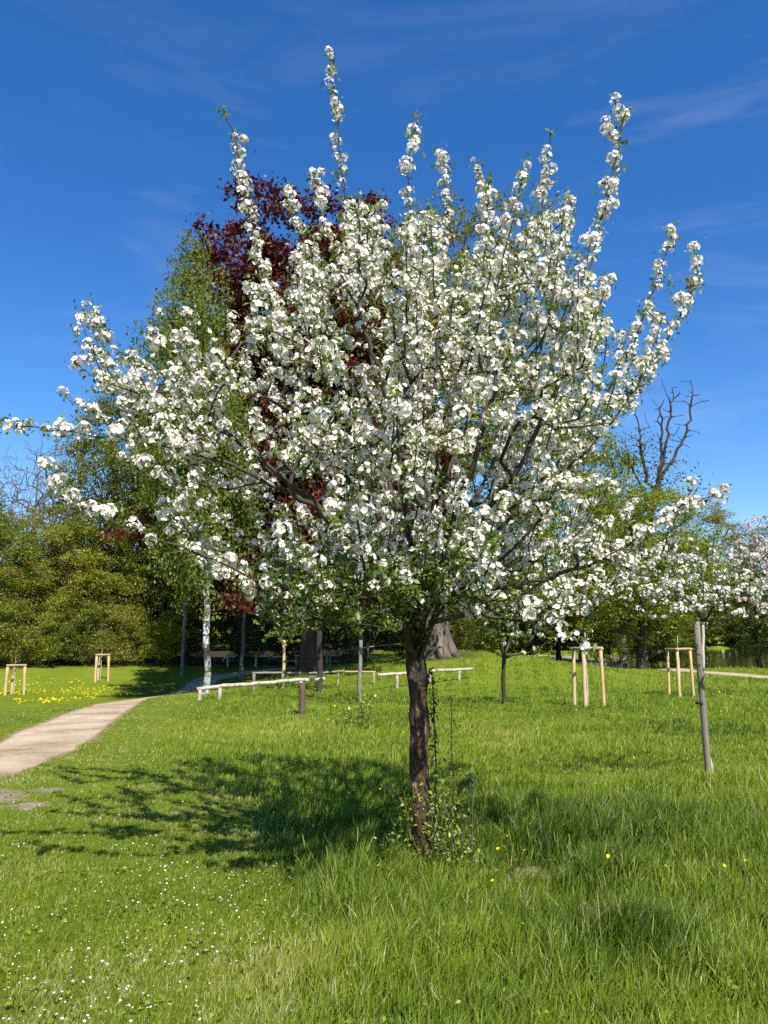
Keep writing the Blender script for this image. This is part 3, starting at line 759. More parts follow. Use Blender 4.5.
    blossom_tree(root, sk, .0032, .062, rg, M['bark_limb'], M['leaf_apple'], M['petal'], .068, .96, pb, .036, 5, skip_L=1.75, off=.030, wmax=9, shoot=set(i for i in range(nl) if sk.p[i][2] > 3.3 or abs(sk.p[i][0]) > 1.6))
    # the trunk itself gets the flaking bark and an uneven, flared mesh
    for ch in root.children:
        if ch.name.startswith('trunk'):
            ch.data.materials[0] = M['bark_old_apple']
            co = np.zeros(len(ch.data.vertices) * 3, np.float32); ch.data.vertices.foreach_get('co', co); co = co.reshape(-1, 3)
            z = co[:, 2]; ax = np.array([0, 0]); f = 1 + .35 * np.exp(-np.maximum(z, 0) / .12)
            cxy = co[:, :2]; co[:, :2] = cxy * f[:, None] + 0.004 * np.sin(z[:, None] * 23 + cxy * 60)
            ch.data.vertices.foreach_set('co', co.ravel())
    # broken stub near the top of the trunk
    m = MB(); p = at(412, 645, Y0 - .06); q = at(407, 618, Y0 - .12)
    tube(m, [p, (p + q) / 2 + (.0, -.01, 0), q, q + (.006, 0, .03)], [.05, .045, .022, .004], 8, True, .2)
    m.obj('branch_stub', M['bark_old_apple'], root, base, True)
    return root
main_tree()

# suckers and leafy shrub at the foot of the trunk
def sucker_shrub(c, name, label, cat, stems, leafmat, rg, lsize, density, barkm='bark_dark'):
    root = thing(name, label, cat, c)
    f = MB()
    for (dx, dy, h, lx, r, dn) in stems:
        s = MB(); n = 9; u = np.linspace(0, 1, n)
        P = np.stack([c[0] + dx + lx * u ** 1.3 + rg.normal(0, .004, n), c[1] + dy + rg.normal(0, .004, n), gz(c[0] + dx, c[1] + dy) + h * u - .02], 1)
        tube(s, P, np.linspace(r, r * .4, n), 5); s.obj('stem', M[barkm], root, c, True)
        k = int(h * density * dn); t = rg.uniform(.12, 1, k)
        Cc = np.stack([np.interp(t, u, P[:, i]) for i in range(3)], 1) + rg.normal(size=(k, 3)) * (.022 if dn > .8 and dn < 1.2 else .05)
        leaves(f, Cc, lsize, rg, .5, .5)
    f.obj('foliage', M[leafmat], root, c)
srg = np.random.default_rng(5)
b = ground(421, Y0)
sucker_shrub(b + (0.0, -.22, 0), 'sucker_shrub', 'leafy yellow-green sucker shoots around the foot of the apple trunk', 'shrub',
    [(srg.uniform(-.14, .30), srg.uniform(-.12, .25), srg.uniform(.2, .75), srg.uniform(-.12, .12), .005, 2.0) for _ in range(20)], 'leaf_sucker', srg, .028, 60, 'bark_twig')
sucker_shrub(b + (.15, .05, 0), 'sapling_shoot', 'tall dark leafy shoot rising just right of the apple trunk', 'shoot', [(-.04, 0, 1.38, -.03, .008, 1.0)], 'leaf_apple', srg, .034, 210)
sucker_shrub(b + (.22, .10, 0), 'sapling_shoot', 'thin dark sparse shoot, second one right of the apple trunk', 'shoot', [(.0, 0, 1.2, .0, .006, .85)], 'leaf_apple', srg, .02, 110)
sucker_shrub(b + (.33, -.1, 0), 'sapling_shoot', 'short bare reddish shoot furthest right of the apple trunk', 'shoot', [(.0, 0, .72, .02, .005, .85)], 'leaf_apple', srg, .014, 30, 'bark_dead')
sucker_shrub(b + (.09, .02, 0), 'sapling_shoot', 'thin bare shoot close against the right side of the trunk', 'shoot', [(.0, 0, .95, -.01, .004, .85)], 'leaf_apple', srg, .014, 30)
g = ground(355, 15.5)
sucker_shrub(g, 'young_shrub', 'small yellow-green bush in the grass left of the apple trunk', 'shrub', [(srg.uniform(-.3, .3), srg.uniform(-.2, .2), srg.uniform(.3, .75), srg.uniform(-.15, .15), .008, 1.6) for _ in range(12)], 'leaf_sucker', srg, .06, 45)

# ------------------------------------------------------------------ smaller blossoming trees
def small_blossom(px, Y, label, seed, trunk_px, limbs, blob, ntar, petal, name='young_apple_tree', r0=.03, tip=.0035, cs=.9, step=.10, pbv=.85, bark='bark_young', leaf='leaf_apple', leaf_n=4, lsize=.04, group=None):
    rg = np.random.default_rng(seed); base = ground(px, Y)
    root = thing(name, label, 'tree', base, group)
    sk = Skel(); n0 = sk.node(base + (0, 0, -.1), -1, 0)
    tr = sk.chain([base] + [at(x, y, Y) for x, y in trunk_px], n0, 0, .12 * Y / 9, .004, rg)
    for k, pts in enumerate(limbs): sk.chain([at(x, y, Y + dd) for x, y, dd in pts], tr[-1], k + 1, .12 * Y / 9, .01, rg)
    L0 = sk.L[tr[-1]]
    T = []; (bx, by, rx, ry, rd) = blob
    while len(T) < ntar:
        v = rg.uniform(-1, 1, 3)
        if (v * v).sum() > 1: continue
        T.append(at(bx + v[0] * rx, by + v[1] * ry, Y + v[2] * rd))
    T.sort(key=lambda t: np.linalg.norm(t - sk.p[tr[-1]]))
    sk.attract(T, .09 * Y / 9, .008, rg, minL=L0 + .12, lenpen=.1)
    blossom_tree(root, sk, tip, r0, rg, M['bark_limb'], M[leaf], M[petal], step, cs, lambda c: pbv, lsize, leaf_n, skip_L=L0 + .1, off=.03 * cs, wmax=8)
    for ch in root.children:
        if ch.name.startswith('trunk'): ch.data.materials[0] = M[bark]
    return root
small_blossom(704.5, 8.65, 'young apple tree with white blossom tied to a grey stake at the right', 31, [(703.5, 720), (703, 660), (703, 622)],
    [[(690, 600, -.2), (650, 590, -.5), (612, 572, -.7)], [(680, 590, .3), (640, 560, .6), (608, 545, .8)], [(703, 590, 0), (700, 560, 0), (690, 540, 0)], [(720, 600, -.2), (750, 590, -.4), (790, 580, -.5)], [(715, 590, .3), (745, 560, .5), (780, 545, .6)], [(695, 605, -.4), (665, 620, -.6), (645, 615, -.6)]],
    (708, 583, 108, 38, 1.1), 115, 'petal', bark='bark_pale', r0=.021, cs=.92, step=.10)
small_blossom(800, 13.5, 'pink and white blossoming tree at the right edge beyond the staked tree', 33, [(800, 700), (800, 660), (798, 630)],
    [[(780, 590, 0), (760, 550, .2), (745, 520, .3)], [(800, 580, 0), (795, 530, 0), (790, 500, 0)], [(820, 590, 0), (850, 540, 0)], [(780, 610, -.5), (750, 600, -.8), (730, 590, -.9)]],
    (800, 565, 78, 66, 1.5), 190, 'petal_pink', r0=.05, cs=.95, step=.10, pbv=.9)
small_blossom(503, 23.0, 'small blossoming tree with a low dark fork behind the right side of the apple trunk', 35, [(503, 680), (504, 658)],
    [[(512, 655, 0), (530, 652, 0), (548, 642, 0), (570, 625, 0)], [(496, 654, 0), (486, 648, 0), (476, 636, 0)], [(508, 645, .3), (520, 620, .6), (530, 600, .8)], [(500, 640, -.4), (490, 610, -.8), (480, 590, -.9)]],
    (520, 608, 62, 42, 1.6), 130, 'petal', name='blossom_tree', r0=.065, tip=.01, cs=1.5, step=.2, pbv=.45, bark='bark_dark', lsize=.09, leaf_n=8)
small_blossom(360, 24.0, 'slim grey trunked young tree with green leaves left of the apple trunk', 37, [(360, 670), (361, 640)],
    [[(355, 620, 0), (345, 600, .3), (335, 585, .4)], [(366, 620, 0), (378, 600, -.2), (388, 585, -.3)], [(361, 615, 0), (362, 590, 0)]],
    (358, 600, 48, 32, 1.5), 80, 'petal', name='young_tree', r0=.06, tip=.009, cs=1.3, step=.22, pbv=.12, bark='bark_young', lsize=.10, leaf_n=9, leaf='leaf_bright')
small_blossom(320, 29.0, 'dark mottled young tree beside the right end of the front rail fence', 39, [(320, 670), (319, 645), (320, 625)],
    [[(312, 605, 0), (300, 590, .3)], [(326, 605, 0), (338, 590, -.2)], [(320, 600, 0), (321, 575, 0)]],
    (318, 598, 45, 36, 1.8), 80, 'petal', name='young_tree', r0=.105, tip=.012, cs=1.3, step=.25, pbv=.05, bark='bark_dark', lsize=.12, leaf_n=9)
small_blossom(284, 31.0, 'thin young tree with a pale yellowish trunk behind the front rail fence', 41, [(284, 665), (284, 640)],
    [[(278, 625, 0), (268, 612, .3)], [(290, 625, 0), (300, 612, -.2)]],
    (284, 625, 32, 22, 1.2), 45, 'petal', name='young_tree', r0=.06, tip=.012, cs=1.3, step=.25, pbv=.08, bark='wood_post', lsize=.12, leaf_n=8, leaf='leaf_sucker')

# ------------------------------------------------------------------ stake, support frames, saplings
def post(mb, p, top, r, sides=10, rg=srg, lean=(0, 0)):
    p = np.asarray(p, float); n = 6; u = np.linspace(0, 1, n)[:, None]
    q = np.array([p[0] + lean[0], p[1] + lean[1], top])
    P = p + (q - p) * u; rr = np.full(n, r) * (1 + rg.uniform(-.03, .03, n))
    P = np.vstack([P, P[-1] + (0, 0, .006)]); rr = np.append(rr, r * .8)
    tube(mb, P, rr, sides, True, .02)
g = ground(702, 8.6)
root = thing('tree_stake', 'weathered grey round stake with a black tie beside the right young apple tree', 'stake', g)
m = MB(); q = at(698, 622, 8.6); post(m, g + (-.02, 0, -.2), q[2], .036, lean=(q[0] - g[0], 0)); m.obj('stake', M['wood_stake'], root, g, True)
m = MB(); c = at(699.5, 703, 8.6); tube(m, [c + (0, 0, -.012), c + (0, 0, .012)], [.043, .043], 12); m.obj('tie_strap', M['tape'], root, g, True)

def support(px, Y, h, w, label, rot, sap=True, post_r=.045):
    g = ground(px, Y)
    root = thing('tree_support', label, 'tree support', g, 'round post frames protecting young trees')
    ang = [rot + k * 2 * math.pi / 3 for k in range(3)]; R_ = w / math.sqrt(3)
    pts = [g + (math.cos(a) * R_, math.sin(a) * R_, 0) for a in ang]
    for p in pts:
        m = MB(); post(m, p + (0, 0, -.3), g[2] + h, post_r, lean=tuple((g - p)[:2] * .08)); m.obj('post', M['wood_post'], root, g, True)
    for k in range(3):
        a, b = pts[k], pts[(k + 1) % 3]; a2 = a + (g - a) * .08; b2 = b + (g - b) * .08; e = (b2 - a2) / np.linalg.norm(b2 - a2)
        z = g[2] + h + .006 + post_r * .8 + k * .012
        m = MB(); A = np.array([a2[0], a2[1], z]) - e * .08; B = np.array([b2[0], b2[1], z]) + e * .08
        tube(m, np.linspace(A, B, 5), post_r * .8, 8, True, .04); m.obj('crossbar', M['wood_cap'], root, g, True)
    m = MB()
    return g
def sapling(g, h, label):
    rg = np.random.default_rng(int(abs(g[0] * 100)) + 1)
    root = thing('sapling', label, 'sapling', g, 'saplings inside the post frames')
    m = MB(); n = 8; u = np.linspace(0, 1, n)
    P = np.stack([g[0] + rg.normal(0, .01, n), g[1] + rg.normal(0, .01, n), g[2] - .1 + (h + .1) * u], 1)
    tube(m, P, np.linspace(.03, .012, n), 7); m.obj('trunk', M['bark_pale'], root, g, True)
    m = MB(); f = MB()
    for k in range(9):
        z = h * rg.uniform(.7, 1); a = rg.uniform(0, 6.28); p = g + (0, 0, z); l = rg.uniform(.25, .5)
        Q = p + np.outer(np.linspace(0, 1, 5), (math.cos(a) * l * .6, math.sin(a) * l * .6, l)) ; tube(m, Q, np.linspace(.008, .003, 5), 4)
        leaves(f, Q[rg.integers(1, 5, 9)] + rg.normal(size=(9, 3)) * .04, .07, rg)
    m.obj('twigs', M['bark_twig'], root, g, True); f.obj('foliage', M['leaf_bright'], root, g)
for a in ((585, 22.0, 1.55, .82, 'pale wooden three-post tree frame partly behind a hanging apple branch', .12, 'pale young sapling stem inside the frame behind the hanging apple branch'),
          (677, 27.0, 1.55, .80, 'pale wooden three-post tree frame just left of the grey stake', .08, 'pale sapling stem inside the frame left of the grey stake'),
          (18, 43.0, 1.5, .95, 'pale wooden tree frame among the dandelions at the left edge', .1, 'thin sapling in the frame among the dandelions at the left edge'),
          (103, 48.0, 1.5, .8, 'brownish wooden tree frame on the left meadow close to the wood', .15, 'thin sapling in the frame close to the wood')):
    g = support(a[0], a[1], a[2], a[3], a[4], a[5], post_r=.05 if a[1] < 30 else .075); sapling(g, a[2] + .5, a[6])

# ------------------------------------------------------------------ rail fences, dark post, logs
def fence(name, label, Y, ends, posts, mat='wood_rail', r=.062, pr=.062, Y2=None, postmat=None):
    """ends: rail polyline in picture columns/rows at distance Y..Y2; posts: columns"""
    Y2 = Y2 or Y; x0, x1 = ends[0][0], ends[-1][0]
    dep = lambda x: Y + (Y2 - Y) * (x - x0) / (x1 - x0)
    g = ground((x0 + x1) / 2, (Y + Y2) / 2); root = thing(name, label, 'fence', g)
    P = [at(x, y, dep(x)) for x, y in ends]; P = np.array(P)
    u = np.linspace(0, len(P) - 1, 4 * len(P)); Q = np.stack([np.interp(u, np.arange(len(P)), P[:, i]) for i in range(3)], 1); Q[1:-1] += srg.normal(size=(len(Q) - 2, 3)) * .008
    m = MB(); tube(m, Q, r, 8, True, .06); m.obj('rail', M[mat], root, g, True)
    for x in posts:
        yy = np.interp(x, [e[0] for e in ends], [e[1] for e in ends]); t = at(x, yy, dep(x)); m = MB()
        post(m, (t[0], t[1] + .0, gz(t[0], t[1]) - .3), t[2] - r * .7, pr); m.obj('post', M[postmat or mat], root, g, True)
fence('rail_fence', 'weathered pale rail fence in front of the birch, nearest on the left', 25.5, [(197, 689), (222, 686), (262, 683), (300, 680), (325, 679)], [200, 220, 301], Y2=26.5)
fence('rail_fence', 'dark shaded rail just behind the pale front rail fence', 30, [(252, 673), (285, 673), (318, 673), (345, 671)], [254, 283, 318], Y2=31, r=.045, mat='wood_stake')  # darker wood than the front rail, its shade put into the colour
fence('rail_fence', 'low pale rail fence passing behind the apple trunk', 30, [(378, 675), (400, 674), (428, 671), (450, 670), (473, 669)], [397, 430, 459], Y2=33)
fence('rail_fence', 'short reddish rail left of the fence behind the apple trunk', 32, [(336, 672), (360, 671.5), (376, 672)], [338, 374], mat='wood_cap', r=.04, pr=.04)
fence('rail_fence', 'distant grey rail fence deep in the shade under the copper beech', 54, [(222, 661), (228, 655), (254, 656), (288, 657)], [228, 256, 286], r=.06, pr=.08)
fence('rail_fence', 'distant grey rail fence between the young trees in the shade', 55, [(294, 656), (310, 655), (328, 655)], [296, 312, 327], r=.06, pr=.08)
fence('rail_fence', 'long thin light rail far behind on the shaded slope', 47, [(328, 652), (368, 647), (410, 643)], [330, 368, 408], Y2=52, r=.045, pr=.05, mat='wood_stake')  # darker stake wood paints the slope's shade onto this rail
g = ground(303, 18.2); m = MB(); t = at(303, 683, 18.2)
post(m, g + (0, 0, -.3), t[2], .075, 12); o = m.obj('wooden_post', M['wood_dark'], None, g, True); o.location = g
tag(o, 'short thick dark wooden post in front of the left rail fence', 'post')
for k, (px, py, Y, l, a, r, lab) in enumerate([(598, 655, 47, 2.2, .2, .22, 'grey fallen log lying by the far path, left one'), (610, 652, 48, 2.0, -.5, .18, 'grey fallen log tilted over the other log by the far path'), (618, 656, 47.5, 1.4, .5, .16, 'short grey log at the right of the fallen logs')]):
    p = at(px, py, Y); z0 = gz(p[0], p[1]); c = np.array([p[0], p[1], z0 + r * .8]); d = np.array([math.cos(a) * l / 2, math.sin(a) * l / 2, .12 * l * (1 if k == 1 else .1)])
    m = MB(); tube(m, np.linspace(c - d, c + d + (0, 0, .02), 7), np.linspace(r, r * .7, 7), 9, True, .08)
    for b_ in range(2):
        s_ = c + d * srg.uniform(-.5, .6); tube(m, [s_, s_ + (srg.uniform(-.4, .4), -.2, .55)], [r * .3, r * .08], 5)
    o = m.obj('fallen_log', M['bark_dead'], None, c, True); o.location = c; tag(o, lab, 'log')

# ------------------------------------------------------------------ background trees
def make_tree(seed, H, Rr, zc0, nT, nleaf, lsize, tip=.02, rmax=.3, clump=.7, shape='round', droop=None, lean=(0, 0), trunkpath=None, zflat=.55, hollow=.35, flare=1.6, sides=8):
    """returns trunk mesh builder, crown mesh builder for a tree at the origin"""
    rg = np.random.default_rng(seed); sk = Skel(); n0 = sk.node((0, 0, -.4), -1, 0)
    tp = trunkpath or [(0, 0, 0), (lean[0] * .3 + rg.normal(0, .1), lean[1] * .3 + rg.normal(0, .1), H * .3), (lean[0] * .7 + rg.normal(0, .2), lean[1] * .7 + rg.normal(0, .2), H * .65), (lean[0], lean[1], H * .93)]
    st = max(.3, H / 36); tr = sk.chain(tp, n0, 0, st, .03, rg)
    T = []; cz = (H + zc0) / 2; hz = (H - zc0) / 2
    while len(T) < nT:
        v = rg.uniform(-1, 1, 3); q = np.linalg.norm(v)
        if q > 1 or q < hollow and rg.uniform() < .8: continue
        z = cz + v[2] * hz; u = (z - zc0) / (H - zc0)
        if shape == 'cone': rad = Rr * (1.05 - u) ** .8
        elif shape == 'birch': rad = Rr * min(1, 1.35 * (1.02 - u) ** .6) * (.55 + .45 * min(1, u * 3))
        elif shape == 'column': rad = Rr * (1 - .3 * u)
        else: rad = Rr
        if shape != 'round': xy = v[:2] / max(.35, math.sqrt(max(1e-3, 1 - v[2] ** 2)))
        else: xy = v[:2]
        lob = .8 + .4 * float(noise(math.atan2(v[1], v[0]) * 2 + 9, z * .45, 1.0, seed))
        T.append(np.array([lean[0] * u + xy[0] * rad * lob, lean[1] * u + xy[1] * rad * lob, z + rg.normal(0, .2)]))
    c0 = np.array([0, 0, zc0]); T.sort(key=lambda t: np.linalg.norm(t - c0))
    tips = sk.attract(T, st * .9, .04, rg, minL=zc0 * .75, lenpen=.08, up=.1)
    r = sk.radii(tip, .5, rmax); tm = MB(); P = np.array(sk.p)
    for ch in sk.chains():
        rr = r[ch].copy()
        if ch[0] != 0 and len(ch) > 1: rr[0] = min(rr[0], rr[1] * 1.2)
        if ch[0] == 0: rr *= 1 + (flare - 1) * np.exp(-np.maximum(P[ch][:, 2] + .1, 0) / (rmax * 2.2))
        tube(tm, P[ch], rr, sides if rr.max() > .08 else 4, False, .06 if rr.max() > .1 else 0, rg=rg)
    cm = MB()
    if nleaf:
        k = nleaf // len(tips); CC = []
        for ids in tips:
            q = P[ids]; s = clump * rg.uniform(.55, 1.25); kk = int(k * (s / clump) ** 1.5 * 1.1) + 1
            # several sprays per clump make uneven edges
            ns = 5; spray = q[-1] + rg.normal(size=(ns, 3)) * (s * .62, s * .62, s * zflat * .62); w = rg.integers(0, ns, kk)
            pts = spray[w] + rg.normal(size=(kk, 3)) * (s * .32, s * .32, s * zflat * .26)
            al = rg.uniform(0, 1, kk) < .25; al_i = rg.integers(max(0, len(q) - 4), len(q), kk)
            pts = np.where(al[:, None], q[al_i] + rg.normal(size=(kk, 3)) * s * .3, pts)
            if droop:
                pts[:, 2] -= rg.uniform(0, 1, kk) ** 1.2 * droop
                kx = np.round(pts[:, 0] / .22) * .22; ky = np.round(pts[:, 1] / .22) * .22
                pts[:, 0] = kx + (pts[:, 0] - kx) * .3; pts[:, 1] = ky + (pts[:, 1] - ky) * .3
            CC.append(pts)
        CC = np.concatenate(CC); leaves(cm, CC, lsize, rg, .6, .62, (.0, 1), droop=.6 if droop else None)
        # patches of lighter and darker leaf colour through the crown
        a = cm.a[-1].reshape(-1, 4)[:, 0] * .55 + .45 * noise(CC[:, 0] + CC[:, 1] * .6, CC[:, 2], 1.3, seed + 5); cm.a[-1] = np.repeat(a, 4)
    return tm, cm
LIB = {}
def lib(key, bark, leaf, *a, **k):
    tm, cm = make_tree(*a, **k); LIB[key] = (tm.mesh('trunk', M[bark], smooth=True), cm.mesh('crown', M[leaf]) if cm.n else None)
def plant(key, name, label, px, Y, sc=1.0, rz=0, group=None, cat='tree', dz=0, leaf=None):
    g = ground(px, Y); o = thing(name, label, cat, g + (0, 0, dz), group, rz, sc)
    tm, cm = LIB[key]; link('trunk', tm, o)
    if cm:
        c = link('crown', cm, o)
        if leaf: c.material_slots[0].link = 'OBJECT'; c.material_slots[0].material = M[leaf]
    return o
def top_h(px_y, Y, px=384, gzv=None):
    return at(px, px_y, Y)[2]

# birches
lib('birch', 'bark_birch', 'leaf_birch', 101, 19.0, 2.35, 3.6, 210, 44000, .13, tip=.012, rmax=.16, clump=.55, shape='birch', droop=1.3, trunkpath=[(0, 0, 0), (-.05, 0, 3), (-.45, .1, 7), (-.8, .2, 12), (-1.2, .2, 18.2)], lean=(-1.4, 0), flare=1.3)
plant('birch', 'birch_tree', 'tall slender birch with white trunk beside the path', 208, 30.5, 1.0)
lib('birch2', 'bark_grey', 'leaf_birch', 103, 21, 2.2, 6, 150, 26000, .12, tip=.012, rmax=.16, clump=.5, shape='birch', droop=1.2)  # grey bark in place of white: the wood's shade is in the colour
plant('birch2', 'birch_tree', 'taller birch top showing between the white trunked birch and the copper beech', 243, 46, (1, 1, 1.28))
plant('birch2', 'birch_tree', 'pale birch standing in the wood just left of the white trunked birch', 183, 50, (1, 1, .98), 2.0)
# copper beech
lib('copper', 'bark_dark', 'leaf_copper', 111, 24.6, 8.2, 2.6, 520, 150000, .22, tip=.03, rmax=.5, clump=.95, hollow=.45, shape='column')
plant('copper', 'copper_beech', 'copper beech with dark red foliage behind the apple tree', 311, 39)
# huge old tree on the mound
def old_tree():
    g = ground(437, 40); tm, cm = make_tree(121, 25, 7.8, 4, 420, 85000, .15, tip=.04, rmax=.60, clump=.85, hollow=.4, flare=1.7, sides=14,
        trunkpath=[(0, 0, 0), (-.1, 0, 3), (.3, 0, 8), (1.2, 0, 15), (1.8, 0, 23)], lean=(2, 0))
    o = thing('old_tree', 'huge grey trunked tree on a mound with sparse olive crown behind the apple tree', 'tree', g)
    # root flare ribs
    for k in range(7):
        a = k * .9 + .3; tube(tm, [(math.cos(a) * .38, math.sin(a) * .38, 1.9), (math.cos(a) * .6, math.sin(a) * .6, .8), (math.cos(a) * .92, math.sin(a) * .92, .15), (math.cos(a) * 1.5, math.sin(a) * 1.5, -.15)], [.16, .24, .22, .08], 7, False, .1)
    tm.obj('trunk', M['bark_beech'], o, smooth=True); cm.obj('crown', M['leaf_olive'], o)
old_tree()
# generic broadleaves
lib('broad_a', 'bark_dark', 'leaf_bright', 131, 12, 4.0, 1.2, 230, 42000, .13, tip=.02, rmax=.22, clump=.75)
lib('broad_b', 'bark_dark', 'leaf_mid', 132, 17, 4.4, 2.2, 260, 48000, .13, tip=.02, rmax=.28, clump=.8)
lib('broad_c', 'bark_grey', 'leaf_olive', 133, 14, 3.8, 1.8, 220, 32000, .12, tip=.018, rmax=.22, clump=.7)
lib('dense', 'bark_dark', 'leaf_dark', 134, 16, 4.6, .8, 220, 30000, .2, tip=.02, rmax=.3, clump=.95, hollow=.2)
lib('shrub_a', 'bark_dark', 'leaf_bright', 135, 3.6, 2.0, .2, 100, 14000, .095, tip=.012, rmax=.06, clump=.5, hollow=.2)
lib('shrub_b', 'bark_dark', 'leaf_mid', 136, 4.6, 2.2, .2, 110, 16000, .1, tip=.012, rmax=.06, clump=.55, hollow=.2)
lib('bare', 'bark_dead', 'leaf_mid', 137, 15, 4.8, 3.5, 1100, 0, .1, tip=.013, rmax=.22, clump=.5, hollow=.2)
lib('bare2', 'bark_grey', 'leaf_mid', 138, 14, 3.8, 3.5, 950, 0, .1, tip=.013, rmax=.2, clump=.5, hollow=.2, shape='birch')

WG = 'trees of the wood on the left'
W = [ # key, name, label, px, Y, scale, rz, leaf
 ('broad_a', 'broadleaf_tree', 'bright yellow-green tree at the left edge of the wood', -8, 50, (1, 1, .95), .3, None),
 ('broad_c', 'broadleaf_tree', 'olive leaved tree at the wood edge behind the left dandelions', 42, 52, (1, 1, .85), 1.1, None),
 ('broad_a', 'broadleaf_tree', 'bright green tree behind the brownish tree frame', 84, 51, (.9, .9, .92), 2.4, None),
 ('broad_c', 'broadleaf_tree', 'tall olive tree rising behind the brownish tree frame', 100, 55, (1.25, 1.25, 1.5), 3.0, None),
 ('broad_b', 'broadleaf_tree', 'tallest green tree of the left wood, just left of the birch crown', 142, 54, (1.25, 1.25, 1.42), .8, None),
 ('broad_b', 'broadleaf_tree', 'dark green tree in the wood directly behind the birch trunk', 186, 52, (1.1, 1.1, 1.2), 4.0, 'leaf_bright'),
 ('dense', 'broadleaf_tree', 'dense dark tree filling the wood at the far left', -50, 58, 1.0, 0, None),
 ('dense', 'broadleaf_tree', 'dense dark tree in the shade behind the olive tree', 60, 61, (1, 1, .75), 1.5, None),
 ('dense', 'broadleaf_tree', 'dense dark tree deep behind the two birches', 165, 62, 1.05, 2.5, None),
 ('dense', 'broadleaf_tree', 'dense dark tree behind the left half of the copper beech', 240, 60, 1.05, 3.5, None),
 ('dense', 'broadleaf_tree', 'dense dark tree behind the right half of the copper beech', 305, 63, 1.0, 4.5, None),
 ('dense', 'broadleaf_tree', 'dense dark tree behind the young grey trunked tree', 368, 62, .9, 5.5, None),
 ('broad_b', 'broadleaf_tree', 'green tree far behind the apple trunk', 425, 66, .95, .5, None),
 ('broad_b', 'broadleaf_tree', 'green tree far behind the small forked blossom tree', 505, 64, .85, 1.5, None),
 ('broad_a', 'broadleaf_tree', 'bright green tree behind the right frames and left of the dead tree', 582, 52, (1.15, 1.15, 1.42), 2.5, None),
 ('broad_a', 'broadleaf_tree', 'wide bright green tree below the bare dead branches', 640, 47, (1.15, 1.15, .95), 4.4, None),
 ('broad_c', 'broadleaf_tree', 'olive tree between the dead tree and the pink blossom', 706, 131, (2.3, 2.3, 1.75), 5.2, None),
 ('broad_c', 'broadleaf_tree', 'olive tree at the right edge beyond the pink blossom', 785, 133, (2.2, 2.2, 1.5), 2.2, None),
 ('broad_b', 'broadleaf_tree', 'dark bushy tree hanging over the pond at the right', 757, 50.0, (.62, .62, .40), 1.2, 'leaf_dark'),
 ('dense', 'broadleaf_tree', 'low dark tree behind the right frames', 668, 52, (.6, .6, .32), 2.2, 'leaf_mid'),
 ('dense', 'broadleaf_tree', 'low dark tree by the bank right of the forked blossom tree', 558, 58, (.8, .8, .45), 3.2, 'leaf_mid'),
]
for key, name, label, px, Y, s, rz, leaf in W:
    if px < 200: Y += 6; s = tuple(np.array(s) * np.array((1.05, 1.05, 1.0)))
    plant(key, name, label, px, Y, s, rz, 'broadleaf trees around the meadow', leaf=leaf)
for key, label, px, Y, s, rz in [('bare', 'bare grey tree rising above the wood at the left edge', 28, 66, (1.1, 1.1, 1.3), 0), ('bare2', 'bare grey tree with upright twigs right of the other at the left', 72, 64, (1.2, 1.2, 1.42), 1), ('bare', 'bare brownish tree at the extreme left edge', -14, 70, (1.1, 1.1, 1.2), 2.2),
                             ('bare2', 'bare twiggy tree standing behind the dead tree', 622, 60, (1.1, 1.1, 1.12), 3), ('bare2', 'thin bare tree above the olive tree at the right', 745, 132, (1.8, 1.8, 1.5), .7)]:
    plant(key, 'bare_tree', label, px, Y, s, rz, 'leafless trees')
SH = [('shrub_a', 'low bright bush at the far left wood edge', -25, 47.5, 1.0), ('shrub_b', 'green bush behind the left tree frame', 12, 48.5, 1.0), ('shrub_a', 'bright bush between the two left frames', 52, 48.5, 1.05),
      ('shrub_b', 'green bush directly behind the brownish frame', 92, 49, 1.0), ('shrub_b', 'dark green bush right of the brownish frame', 128, 48.5, .9), ('shrub_a', 'bright bush left of the birch trunk', 160, 49, .95),
      ('shrub_b', 'bush right beside the path where it enters the wood', 188, 51, .8), ('shrub_b', 'bush deep in the shade under the copper beech', 252, 54, 1.0), ('shrub_b', 'bush in the shade behind the pale young trunk', 300, 56, 1.0), ('shrub_b', 'bush in the shade behind the grey young trunk', 352, 55, .9),
      ('shrub_b', 'bush left of the huge old trunk', 402, 55, .9), ('shrub_b', 'green bush right of the huge old trunk', 475, 56, .8), ('shrub_a', 'bright bush behind the forked blossom tree', 520, 58, .8), ('shrub_b', 'bush behind the fallen logs', 610, 56, .7), ('shrub_b', 'small bush on the bank behind the right frame', 676, 49, .3)]
for k, (key, label, px, Y, s) in enumerate(SH):
    if px < 200: Y += 6
    plant(key, 'shrub', label, px, Y, s, k * 1.3, 'shrubs along the wood edge', 'shrub', leaf='leaf_dark' if 240 < px < 420 else None)  # bushes in the shaded middle get darker leaves: shade put into the colour

